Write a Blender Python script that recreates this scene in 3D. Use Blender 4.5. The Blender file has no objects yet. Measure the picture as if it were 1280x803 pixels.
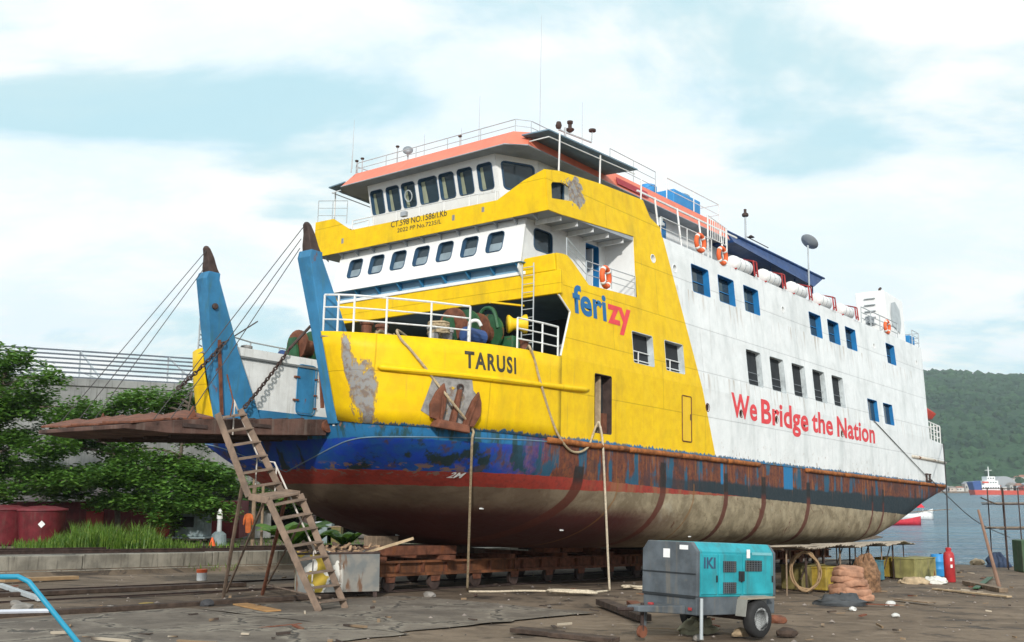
import bpy, bmesh, math, random
from mathutils import Vector, Matrix, noise as mnoise
from mathutils.geometry import delaunay_2d_cdt
from mathutils.bvhtree import BVHTree
random.seed(7)
R = math.radians
scene = bpy.context.scene
col = scene.collection

# ------------------------------------------------------------ camera, sky, sun, exposure
FPX, CX, CY, HOR, CAMH = 1300.0, 640.0, 401.5, 611.0, 2.9
PITCH = math.atan((HOR - CY) / FPX)
cam = bpy.data.cameras.new("camera"); camo = bpy.data.objects.new("camera", cam); col.objects.link(camo)
cam.sensor_width = 36; cam.lens = 36 * FPX / 1280; cam.clip_start = 0.1; cam.clip_end = 9000
camo.location = (0, 0, CAMH); camo.rotation_euler = (math.pi / 2 + PITCH, 0, 0)
scene.camera = camo

CAM = Vector((0, 0, CAMH))
def ray(px, py):
    a, b, c = px - CX, -(py - CY), FPX
    return Vector((a, -b * math.sin(PITCH) + c * math.cos(PITCH), b * math.cos(PITCH) + c * math.sin(PITCH))).normalized()
AL = ray(1695, 668)                                   # ship's axis, pointing aft, down the slipway
AT = Vector((-AL.y, AL.x, 0)).normalized()            # to starboard
AU = AL.cross(AT)
_r = ray(700, 550); ORG = CAM + _r * (29 / _r.y)
SHIPM = Matrix(((AL.x, AT.x, AU.x, ORG.x), (AL.y, AT.y, AU.y, ORG.y), (AL.z, AT.z, AU.z, ORG.z), (0, 0, 0, 1)))
SHIPI = SHIPM.inverted()
CAMS = SHIPI @ CAM
ROT3 = SHIPI.to_3x3()
def sray(px, py): return ROT3 @ ray(px, py)
def S(px, py, axis, val):                             # pixel -> ship coordinates on a plane of the ship
    r = sray(px, py); k = (val - CAMS[axis]) / r[axis]
    return CAMS + r * k
def PD(px, py, depth):                                # pixel -> world point at a known distance
    r = ray(px, py); return CAM + r * (depth / r.y)
GU = -4.24
def W(s, t, u): return SHIPM @ Vector((s, t, u))

sun_dir_ship = Vector((-0.74, -0.56, 0.40)).normalized()      # towards the sun
sun_dir = (SHIPM.to_3x3() @ sun_dir_ship).normalized()
sl = bpy.data.lights.new("sun", 'SUN'); sl.energy = 3.5; sl.angle = R(2.5); sl.color = (1.0, 0.955, 0.88)
so = bpy.data.objects.new("sun", sl); col.objects.link(so); so.location = (0, 0, 60)
so.rotation_euler = (-sun_dir).to_track_quat('-Z', 'Y').to_euler()

world = bpy.data.worlds.new("World"); scene.world = world; world.use_nodes = True
scene.view_settings.view_transform = 'Standard'; scene.view_settings.look = 'None'
scene.view_settings.gamma = 1; scene.view_settings.use_curve_mapping = False
scene.view_settings.exposure = 0.0

# ------------------------------------------------------------ node helper
class NT:
    def __init__(s, tree):
        s.t = tree; s.n = tree.nodes; s.l = tree.links
    def new(s, kind, **kw):
        n = s.n.new(kind)
        for k, v in kw.items(): setattr(n, k, v)
        return n
    def put(s, sock, v):
        if v is None: return
        if hasattr(v, 'is_linked') or hasattr(v, 'links'): s.l.new(v, sock)
        elif isinstance(v, (tuple, list)) and len(v) == 3 and sock.type == 'RGBA': sock.default_value = (*v, 1)
        else: sock.default_value = v
    def math(s, op, a, b=None, c=None, clamp=False):
        n = s.new('ShaderNodeMath', operation=op, use_clamp=clamp)
        s.put(n.inputs[0], a); s.put(n.inputs[1], b)
        if c is not None: s.put(n.inputs[2], c)
        return n.outputs[0]
    def mix(s, f, a, b, blend='MIX'):
        n = s.new('ShaderNodeMix', data_type='RGBA', blend_type=blend)
        s.put(n.inputs[0], f); s.put(n.inputs[6], a); s.put(n.inputs[7], b)
        return n.outputs[2]
    def vmul(s, v, k):
        n = s.new('ShaderNodeVectorMath', operation='MULTIPLY'); s.put(n.inputs[0], v); s.put(n.inputs[1], k); return n.outputs[0]
    def noise(s, v, scale, detail=4, rough=.55, dist=0, col=False):
        n = s.new('ShaderNodeTexNoise'); s.put(n.inputs['Vector'], v)
        n.inputs['Scale'].default_value = scale; n.inputs['Detail'].default_value = detail
        n.inputs['Roughness'].default_value = rough; n.inputs['Distortion'].default_value = dist
        return n.outputs['Color' if col else 'Fac']
    def vor(s, v, scale, feat='F1', out='Distance'):
        n = s.new('ShaderNodeTexVoronoi', feature=feat); s.put(n.inputs['Vector'], v); n.inputs['Scale'].default_value = scale
        return n.outputs[out]
    def step(s, x, lo, hi):                            # smooth 0..1 as x goes lo..hi (lo may be > hi)
        n = s.new('ShaderNodeMapRange', interpolation_type='SMOOTHSTEP', clamp=True)
        s.put(n.inputs[0], x)
        if isinstance(lo, (int, float)) and isinstance(hi, (int, float)) and lo > hi:
            n.inputs[1].default_value = hi; n.inputs[2].default_value = lo; n.inputs[3].default_value = 1; n.inputs[4].default_value = 0
        else:
            s.put(n.inputs[1], lo); s.put(n.inputs[2], hi); n.inputs[3].default_value = 0; n.inputs[4].default_value = 1
        return n.outputs[0]
    def sep(s, v):
        n = s.new('ShaderNodeSeparateXYZ'); s.put(n.inputs[0], v); return n.outputs
    def obj(s): return s.new('ShaderNodeTexCoord').outputs['Object']
    def mul(s, a, b): return s.math('MULTIPLY', a, b)
    def add(s, a, b): return s.math('ADD', a, b)
    def sub(s, a, b): return s.math('SUBTRACT', a, b)

MATS = {}
def newmat(name):
    m = bpy.data.materials.new(name); m.use_nodes = True
    nt = NT(m.node_tree); b = m.node_tree.nodes['Principled BSDF']; MATS[name] = m
    return m, nt, b
def bump(nt, b, h, strength=.3, dist=.02):
    n = nt.new('ShaderNodeBump'); n.inputs['Strength'].default_value = strength; n.inputs['Distance'].default_value = dist
    nt.put(n.inputs['Height'], h); nt.l.new(n.outputs[0], b.inputs['Normal'])
RUST = (.16, .052, .02)
def pm(name, c, rough=.6, metal=0, var=.15, vs=2.5, streak=0, dirt=(.12, .1, .08), rust=0, rs=2.5, bmp=.15, bs=25, spec=.4):
    m, nt, b = newmat(name); p = nt.obj()
    n1 = nt.noise(p, vs, 5, .6)
    k = nt.math('MULTIPLY_ADD', nt.step(n1, .3, .7), 2 * var, 1 - var)
    cc = nt.new('ShaderNodeCombineColor'); 
    for i in range(3): nt.l.new(k, cc.inputs[i])
    c1 = nt.mix(1.0, c, cc.outputs[0], 'MULTIPLY')
    if streak:
        st = nt.noise(nt.vmul(p, (3.5, 3.5, .25)), 2.2, 5, .6)
        f = nt.mul(nt.step(st, .5, .72), streak); c1 = nt.mix(f, c1, dirt)
        sp = nt.mul(nt.step(nt.noise(p, 9, 4, .7), .58, .75), streak * .6); c1 = nt.mix(sp, c1, dirt)
    if rust:
        rn = nt.noise(nt.vmul(p, (1, 1, .6)), rs, 6, .65, .3)
        lo = .72 - .3 * rust
        rc = nt.mix(nt.noise(p, 11, 3), (.08, .028, .015), (.26, .085, .025))
        c1 = nt.mix(nt.step(rn, lo, lo + .07), c1, rc)
    nt.put(b.inputs['Base Color'], c1)
    rr = nt.math('MULTIPLY_ADD', nt.noise(p, vs * 2.3, 4), .3, rough - .15)
    nt.put(b.inputs['Roughness'], rr); b.inputs['Metallic'].default_value = metal
    b.inputs['Specular IOR Level'].default_value = spec
    if bmp: bump(nt, b, nt.noise(p, bs, 4, .6), bmp, .02)
    return m

# ------------------------------------------------------------ sky
def build_sky():
    nt = NT(world.node_tree); nt.n.clear()
    out = nt.new('ShaderNodeOutputWorld')
    sky = nt.new('ShaderNodeTexSky', sky_type='NISHITA'); sky.sun_disc = False
    sky.sun_elevation = math.asin(sun_dir.z); sky.sun_rotation = math.atan2(sun_dir.x, sun_dir.y)
    sky.air_density = 1.0; sky.dust_density = 1.5; sky.ozone_density = 1.5
    d = nt.new('ShaderNodeTexCoord').outputs['Generated']
    x, y, z = nt.sep(d)
    zz = nt.math('MAXIMUM', nt.add(z, .22), .08)
    cv = nt.new('ShaderNodeCombineXYZ')
    nt.put(cv.inputs[0], nt.math('DIVIDE', x, zz)); nt.put(cv.inputs[1], nt.math('DIVIDE', y, zz)); cv.inputs[2].default_value = 3.7
    v = nt.vmul(cv.outputs[0], (.8, 1.25, 1))
    n1 = nt.noise(v, 1.35, 7, .55, .35)
    n2 = nt.noise(v, 3.6, 5, .5, .2)
    cover = nt.add(n1, nt.mul(nt.sub(n2, .5), .22))
    f = nt.step(cover, .335, .475)
    f = nt.math('MULTIPLY_ADD', f, .66, .33)
    shade = nt.step(nt.noise(v, 2.1, 6, .6, .3), .35, .68)
    cc = nt.mix(shade, (.80, .91, .97), (1.0, .995, .965))
    sk = nt.mix(.75, sky.outputs[0], (4.6, 8.9, 9.8))
    b1 = nt.new('ShaderNodeBackground'); nt.put(b1.inputs[0], sk); b1.inputs[1].default_value = .1
    b2 = nt.new('ShaderNodeBackground'); nt.put(b2.inputs[0], cc); b2.inputs[1].default_value = 1.14
    mx = nt.new('ShaderNodeMixShader'); nt.put(mx.inputs[0], f)
    nt.l.new(b1.outputs[0], mx.inputs[1]); nt.l.new(b2.outputs[0], mx.inputs[2]); nt.l.new(mx.outputs[0], out.inputs[0])
build_sky()

# ------------------------------------------------------------ mesh helper
class MB:
    def __init__(s): s.v = []; s.f = []; s.mi = []; s.cur = 0
    def vert(s, p): s.v.append(tuple(p)); return len(s.v) - 1
    def face(s, ids): s.f.append(tuple(ids)); s.mi.append(s.cur)
    def poly(s, pts):
        s.face([s.vert(p) for p in pts]); return s
    def hexa(s, a):                                    # 4 bottom + 4 top, same winding (ccw from above)
        i = [s.vert(p) for p in a]
        for q in ((3, 2, 1, 0), (4, 5, 6, 7), (0, 1, 5, 4), (1, 2, 6, 5), (2, 3, 7, 6), (3, 0, 4, 7)): s.face([i[k] for k in q])
        return s
    def box(s, x0, x1, y0, y1, z0, z1):
        return s.hexa([(x0, y0, z0), (x1, y0, z0), (x1, y1, z0), (x0, y1, z0), (x0, y0, z1), (x1, y0, z1), (x1, y1, z1), (x0, y1, z1)])
    def prism(s, pts, vec):
        vec = Vector(vec); n = len(pts)
        a = [s.vert(p) for p in pts]; b = [s.vert(Vector(p) + vec) for p in pts]
        s.face(a[::-1]); s.face(b)
        for i in range(n): s.face((a[i], a[(i + 1) % n], b[(i + 1) % n], b[i]))
        return s
    def beam(s, p0, p1, w, h, up=(0, 0, 1)):           # rectangular bar
        p0 = Vector(p0); p1 = Vector(p1); d = (p1 - p0).normalized(); up = Vector(up)
        x = d.cross(up)
        if x.length < 1e-4: x = d.cross(Vector((1, 0, 0)))
        x.normalize(); y = x.cross(d)
        o = [x * (-w / 2) - y * (h / 2), x * (w / 2) - y * (h / 2), x * (w / 2) + y * (h / 2), x * (-w / 2) + y * (h / 2)]
        return s.hexa([p0 + k for k in o] + [p1 + k for k in o])
    def tube(s, path, r, n=7, closed=False):
        P = [Vector(p) for p in path]; m = len(P)
        rs = r if isinstance(r, (list, tuple)) else [r] * m
        rings = []; prev = None
        for i in range(m):
            if closed: d = P[(i + 1) % m] - P[i - 1]
            else: d = P[min(i + 1, m - 1)] - P[max(i - 1, 0)]
            if d.length < 1e-9: d = Vector((0, 0, 1))
            d.normalize()
            if prev is None:
                x = d.cross(Vector((0, 0, 1)))
                if x.length < 1e-3: x = d.cross(Vector((1, 0, 0)))
            else:
                x = prev - d * prev.dot(d)
                if x.length < 1e-6: x = d.orthogonal()
            x.normalize(); prev = x; y = d.cross(x)
            rings.append([s.vert(P[i] + (x * math.cos(2 * math.pi * k / n) + y * math.sin(2 * math.pi * k / n)) * rs[i]) for k in range(n)])
        q = m if closed else m - 1
        for i in range(q):
            a, b = rings[i], rings[(i + 1) % m]
            for k in range(n): s.face((a[k], a[(k + 1) % n], b[(k + 1) % n], b[k]))
        if not closed: s.face(rings[0][::-1]); s.face(rings[-1])
        return s
    def lathe(s, prof, o=(0, 0, 0), axis=(0, 0, 1), n=16):
        o = Vector(o); a = Vector(axis).normalized(); x = a.orthogonal().normalized(); y = a.cross(x); rings = []
        for r, z in prof:
            rings.append([s.vert(o + a * z + (x * math.cos(2 * math.pi * k / n) + y * math.sin(2 * math.pi * k / n)) * max(r, 1e-4)) for k in range(n)])
        for i in range(len(rings) - 1):
            for k in range(n): s.face((rings[i][k], rings[i][(k + 1) % n], rings[i + 1][(k + 1) % n], rings[i + 1][k]))
        s.face(rings[0][::-1]); s.face(rings[-1]); return s
    def grid(s, rows, flip=False):                     # rows of points -> quads
        ids = [[s.vert(p) for p in r] for r in rows]
        for i in range(len(ids) - 1):
            for j in range(len(ids[0]) - 1):
                q = (ids[i][j], ids[i][j + 1], ids[i + 1][j + 1], ids[i + 1][j]); s.face(q[::-1] if flip else q)
        return s
    def add(s, other, M=None):
        k = len(s.v)
        s.v += [tuple(M @ Vector(p)) if M else p for p in other.v]
        s.f += [tuple(i + k for i in f) for f in other.f]; s.mi += [s.cur] * len(other.f); return s
    def mesh(s, name, mats, smooth=False):
        me = bpy.data.meshes.new(name); me.from_pydata(s.v, [], s.f)
        for m in (mats if isinstance(mats, (list, tuple)) else [mats]): me.materials.append(m)
        if len(me.materials) > 1: me.polygons.foreach_set('material_index', s.mi)
        if smooth: me.polygons.foreach_set('use_smooth', [True] * len(me.polygons))
        me.update(); return me
    def build(s, name, mats, parent=None, smooth=False, bevel=0, solid=0, fix=True):
        me = s.mesh(name, mats, smooth)
        if fix:
            bm = bmesh.new(); bm.from_mesh(me); bmesh.ops.recalc_face_normals(bm, faces=bm.faces); bm.to_mesh(me); bm.free()
        o = bpy.data.objects.new(name, me); col.objects.link(o)
        if parent: o.parent = parent
        if solid:
            md = o.modifiers.new('solid', 'SOLIDIFY'); md.thickness = solid; md.offset = 0
        if bevel:
            md = o.modifiers.new('bevel', 'BEVEL'); md.width = bevel; md.segments = 2; md.limit_method = 'ANGLE'; md.angle_limit = R(40)
        return o
def tag(o, label, cat, group=None):
    o['label'] = label; o['category'] = cat
    if group: o['group'] = group
    return o
def thing(name, label, cat, loc=(0, 0, 0), rz=0, group=None):
    o = bpy.data.objects.new(name, None); col.objects.link(o); o.empty_display_size = .3
    o.location = loc; o.rotation_euler = (0, 0, rz); return tag(o, label, cat, group)
def struct(o): o['kind'] = 'structure'; return o
def stuff(o): o['kind'] = 'stuff'; return o
def smoothpath(pts, n=6, closed=False):                # Catmull-Rom
    P = [Vector(p) for p in pts]; m = len(P); out = []
    seg = m if closed else m - 1
    for i in range(seg):
        if closed: a, b, c, d = P[i - 1], P[i], P[(i + 1) % m], P[(i + 2) % m]
        else: a, b, c, d = P[max(i - 1, 0)], P[i], P[i + 1], P[min(i + 2, m - 1)]
        for k in range(n):
            t = k / n
            out.append(.5 * ((2 * b) + (c - a) * t + (2 * a - 5 * b + 4 * c - d) * t * t + (3 * b - a - 3 * c + d) * t ** 3))
    if not closed: out.append(P[-1])
    return out
def in_poly(p, poly):
    x, y = p; c = False; n = len(poly)
    for i in range(n):
        x0, y0 = poly[i]; x1, y1 = poly[i - 1]
        if (y0 > y) != (y1 > y) and x < (x1 - x0) * (y - y0) / (y1 - y0) + x0: c = not c
    return c
def rrect(x0, x1, y0, y1, r, n=4):
    pts = []
    for cx, cy, a in ((x1 - r, y1 - r, 0), (x0 + r, y1 - r, 90), (x0 + r, y0 + r, 180), (x1 - r, y0 + r, 270)):
        for k in range(n + 1):
            t = R(a + 90 * k / n); pts.append((cx + r * math.cos(t), cy + r * math.sin(t)))
    return pts
def circ(x, y, r, n=14): return [(x + r * math.cos(2 * math.pi * k / n), y + r * math.sin(2 * math.pi * k / n)) for k in range(n)]
def sheet(outline, holes, fn, mb=None):                # 2D outline with holes -> triangles, mapped into space by fn
    mb = mb or MB(); vs = []; es = []
    for lp in [outline] + holes:
        k = len(vs); vs += [Vector(p) for p in lp]; es += [(k + i, k + (i + 1) % len(lp)) for i in range(len(lp))]
    rv, _, rf, *_ = delaunay_2d_cdt(vs, es, [], 0, 1e-5)
    ids = [mb.vert(fn(p.x, p.y)) for p in rv]
    for f in rf:
        c = (sum(rv[i].x for i in f) / len(f), sum(rv[i].y for i in f) / len(f))
        if in_poly(c, outline) and not any(in_poly(c, h) for h in holes): mb.face([ids[i] for i in f])
    return mb
def ring_band(mb, a, b):                               # closed strip between two loops
    n = len(a); ia = [mb.vert(p) for p in a]; ib = [mb.vert(p) for p in b]
    for i in range(n): mb.face((ia[i], ia[(i + 1) % n], ib[(i + 1) % n], ib[i]))
    return mb
# ------------------------------------------------------------ materials
white = pm('white_paint', (.74, .76, .76), .5, streak=.22, dirt=(.38, .36, .32), var=.05, bmp=.05)
white_clean = pm('white_front', (.80, .81, .81), .5, streak=.08, dirt=(.4, .38, .34), var=.03, bmp=.03)
railw = pm('rail_white', (.72, .73, .72), .5, streak=.3, dirt=(.3, .2, .12), var=.05, bmp=0)
railg = pm('rail_grey', (.42, .46, .48), .5, var=.1, bmp=0)
blue = pm('pillar_blue', (.035, .19, .37), .55, streak=.7, dirt=(.05, .16, .20), var=.25, vs=1.0, bmp=.12, rust=.25, rs=1.6)
blue_win = pm('window_blue', (.015, .17, .42), .45, var=.12, bmp=0)
teal_dark = pm('dark_frame_blue', (.03, .075, .14), .4, var=.1, bmp=0)
navy = pm('canopy_navy', (.012, .05, .17), .45, var=.2, bmp=.05)
salmon = pm('roof_orange', (.70, .19, .12), .55, streak=.12, dirt=(.5, .16, .1), var=.07, bmp=.04)
soffit = pm('soffit_grey', (.32, .35, .38), .6, var=.1, bmp=.04)
soffitb = pm('soffit_blue', (.14, .22, .29), .6, var=.12, bmp=.04)
deckgrey = pm('deck_grey', (.16, .17, .17), .8, var=.2)
ypaint = pm('plain_yellow', (.78, .5, .01), .5, streak=.1, dirt=(.4, .26, .03), var=.05, bmp=.05)
dark = pm('dark_interior', (.02, .024, .028), .8, var=.2, bmp=0)
rusty = pm('rusty_steel', (.15, .055, .03), .8, var=.35, vs=5, rust=.35, bmp=.4)
rustdark = pm('rusty_dark_steel', (.055, .035, .03), .8, var=.35, vs=5, bmp=.4)
rustor = pm('rust_orange', (.30, .10, .025), .85, var=.4, vs=6, streak=.5, dirt=(.07, .03, .02), bmp=.5)
primer = pm('grey_primer', (.26, .25, .24), .75, var=.3, vs=6, rust=.25, rs=5, bmp=.3)
green = pm('machine_green', (.02, .085, .035), .55, var=.35, rust=.45, rs=3)
bluem = pm('machine_blue', (.03, .07, .2), .5, var=.25)
rope = pm('rope_tan', (.42, .33, .21), .95, var=.25, vs=14, bmp=.8, bs=60)
ropew = pm('rope_pale', (.58, .5, .38), .95, var=.2, vs=14, bmp=.8, bs=60)
wire = pm('wire_dark', (.05, .045, .045), .6, var=.2, bmp=0)
black = pm('black_rubber', (.02, .02, .021), .75, var=.3, bmp=.1)
wood = pm('weathered_wood', (.22, .16, .11), .9, var=.35, vs=4, streak=.3, dirt=(.08, .06, .05), bmp=.4)
woodp = pm('pale_wood', (.40, .30, .19), .9, var=.25, vs=4, bmp=.3)
woodd = pm('dark_wood', (.06, .04, .03), .9, var=.4, vs=4, bmp=.4)
buoy = pm('buoy_orange', (.75, .13, .035), .6, var=.1, bmp=0)
buoyw = pm('buoy_white', (.75, .74, .7), .6, var=.05, bmp=0)
tankblue = pm('tank_blue', (.03, .24, .55), .5, var=.12, bmp=.05)
dish_g = pm('dish_grey', (.30, .33, .35), .6, var=.08, bmp=0)
black_paint = pm('black_lettering', (.05, .045, .03), .7, var=.4, vs=8, bmp=0)
red_let = pm('red_lettering', (.70, .055, .065), .6, var=.12, vs=4, bmp=0)
blue_let = pm('blue_lettering', (.01, .13, .33), .6, var=.1, bmp=0)
redframe = pm('red_frame', (.36, .04, .04), .6, var=.2, bmp=0)
def glass_mat(name, c, rough=.08):
    m, nt, b = newmat(name); p = nt.obj()
    nt.put(b.inputs['Base Color'], nt.mix(nt.noise(p, 1.3, 3), c, tuple(x * 2.2 for x in c)))
    b.inputs['Roughness'].default_value = rough; b.inputs['Specular IOR Level'].default_value = .5
    return m
glass = glass_mat('window_glass', (.012, .022, .03))
blindm = pm('window_blind', (.22, .28, .32), .35, var=.15, bmp=0)

def shell_paint():                                     # yellow bow, white after part, bare patches
    m, nt, b = newmat('shell_paint'); p = nt.obj(); s, t, u = nt.sep(p)
    edge = nt.add(s, nt.mul(u, .388))
    isw = nt.math('GREATER_THAN', edge, 9.12)
    fine = nt.noise(p, 3.0, 5, .6); st = nt.noise(nt.vmul(p, (.55, .55, .16)), 2.0, 6, .62)
    st2 = nt.noise(nt.vmul(p, (2.6, 2.6, .16)), 2, 6, .6)
    yel = nt.mix(nt.step(fine, .35, .7), (.82, .54, .004), (.74, .46, .008))
    yel = nt.mix(nt.mul(nt.step(st, .52, .75), .55), yel, (.47, .31, .02))
    yel = nt.mix(nt.mul(nt.step(st2, .60, .78), .35), yel, (.3, .22, .06))
    wht = nt.mix(nt.step(fine, .3, .75), (.79, .81, .815), (.72, .75, .755))
    wht = nt.mix(nt.mul(nt.step(st, .45, .72), .55), wht, (.50, .535, .535))
    wht = nt.mix(nt.mul(nt.step(st2, .60, .80), .35), wht, (.36, .35, .31))
    # rusty runs just above the strake and scattered scabs
    low = nt.step(u, 1.3, .1)
    scab = nt.step(nt.add(nt.noise(nt.vmul(p, (1, 1, .35)), 7, 5, .7), nt.mul(low, .11)), .70, .76)
    wht = nt.mix(nt.mul(scab, .7), wht, (.27, .15, .08))
    for ub in (5.74, 2.88):
        run = nt.mul(nt.mul(nt.step(u, ub - 1.0, ub - .1), nt.step(u, ub + .02, ub - .02)), nt.step(st2, .52, .66)); wht = nt.mix(nt.mul(run, .5), wht, (.36, .27, .19))
    blot = nt.noise(nt.vmul(p, (.5, .5, .8)), 1.1, 6, .65, .5); wht = nt.mix(nt.mul(nt.step(blot, .5, .68), .28), wht, (.52, .54, .53)); yel = nt.mix(nt.mul(nt.step(blot, .55, .72), .25), yel, (.58, .37, .01))
    # plate seams
    br = nt.new('ShaderNodeTexBrick'); 
    cv = nt.new('ShaderNodeCombineXYZ'); nt.put(cv.inputs[0], s); nt.put(cv.inputs[1], nt.add(u, .18)); nt.put(br.inputs['Vector'], cv.outputs[0])
    br.inputs['Scale'].default_value = 1; br.inputs['Mortar Size'].default_value = .014; br.inputs['Mortar Smooth'].default_value = .3
    br.inputs['Brick Width'].default_value = 5.6; br.inputs['Row Height'].default_value = 1.55
    br.inputs['Color1'].default_value = (1, 1, 1, 1); br.inputs['Color2'].default_value = (.93, .93, .93, 1); br.inputs['Mortar'].default_value = (.45, .45, .45, 1)
    c = nt.mix(isw, yel, wht)
    c = nt.mix(.45, c, nt.mix(1, c, br.outputs['Color'], 'MULTIPLY'))
    # bare steel patches (worn through to primer)
    nz = nt.noise(p, 3.2, 6, .68); nzh = nt.noise(nt.vmul(p, (1, 1, .45)), 4.0, 6, .7)
    def patch(ax, ac, uc, ra, ru, k=.5, n=nz):
        dx = nt.math('DIVIDE', nt.sub(ax, ac), ra); du = nt.math('DIVIDE', nt.sub(u, uc), ru)
        d = nt.math('SQRT', nt.add(nt.mul(dx, dx), nt.mul(du, du)))
        return nt.step(nt.add(nt.sub(n, k), nt.mul(nt.sub(1, d), .34)), 0, .03)
    bow = nt.step(s, -4.3, -4.5); pc = nt.mul(bow, nt.math('MAXIMUM', patch(t, 1.95, .85, .26, .75, .50, nzh), patch(t, 2.2, 1.65, .10, .6, .46, nzh)))
    pc = nt.math('MAXIMUM', pc, nt.mul(nt.step(s, -1.8, -2.0), patch(s, -3.75, .72, .40, .5, .46)))
    pc = nt.math('MAXIMUM', pc, nt.mul(nt.step(s, 2.2, 1.9), patch(s, 1.2, 7.58, .5, .42, .47)))
    halo = nt.mul(bow, nt.math('MAXIMUM', patch(t, 1.95, .85, .29, .80, .475, nzh), patch(t, 2.2, 1.65, .13, .64, .44, nzh)))
    gp = nt.mix(nt.step(nt.noise(p, 6, 4), .45, .6), (.27, .27, .27), (.20, .155, .13))
    c = nt.mix(nt.mul(pc, nt.sub(1, nt.mul(nt.step(nt.noise(p, 14, 4), .55, .6), .25))), nt.mix(nt.mul(halo, .75), c, (.24, .16, .09)), gp)
    # jagged blue and rust edge along the bottom
    jag = nt.add(u, nt.mul(nt.sub(nt.noise(nt.vmul(p, (1, 1, .3)), 6, 6, .75), .5), .42))
    eb = nt.step(jag, .11, .08)
    bc = nt.mix(nt.step(nt.noise(p, 4, 4), .42, .6), (.02, .15, .32), (.13, .14, .14))
    c = nt.mix(nt.mul(eb, nt.step(s, -6.2, -6.0)), c, bc)
    nt.put(b.inputs['Base Color'], c)
    nt.put(b.inputs['Roughness'], nt.math('MULTIPLY_ADD', fine, .25, .38)); b.inputs['Specular IOR Level'].default_value = .2
    fr = nt.mul(nt.math('POWER', nt.math('ABSOLUTE', nt.math('SINE', nt.mul(nt.add(s, nt.mul(t, .7)), 5.1))), .5), nt.step(nt.noise(p, .7, 3), .3, .7))
    dents = nt.add(nt.mul(fr, -.20), nt.add(nt.mul(nt.noise(nt.vmul(p, (1, 1, .55)), 1.1, 2, .4), 1.0), nt.mul(nt.noise(p, 22, 3), .03)))
    bump(nt, b, nt.add(dents, nt.mul(br.outputs['Fac'], -.2)), .6, .09)
    return m
shellm = shell_paint()

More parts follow.
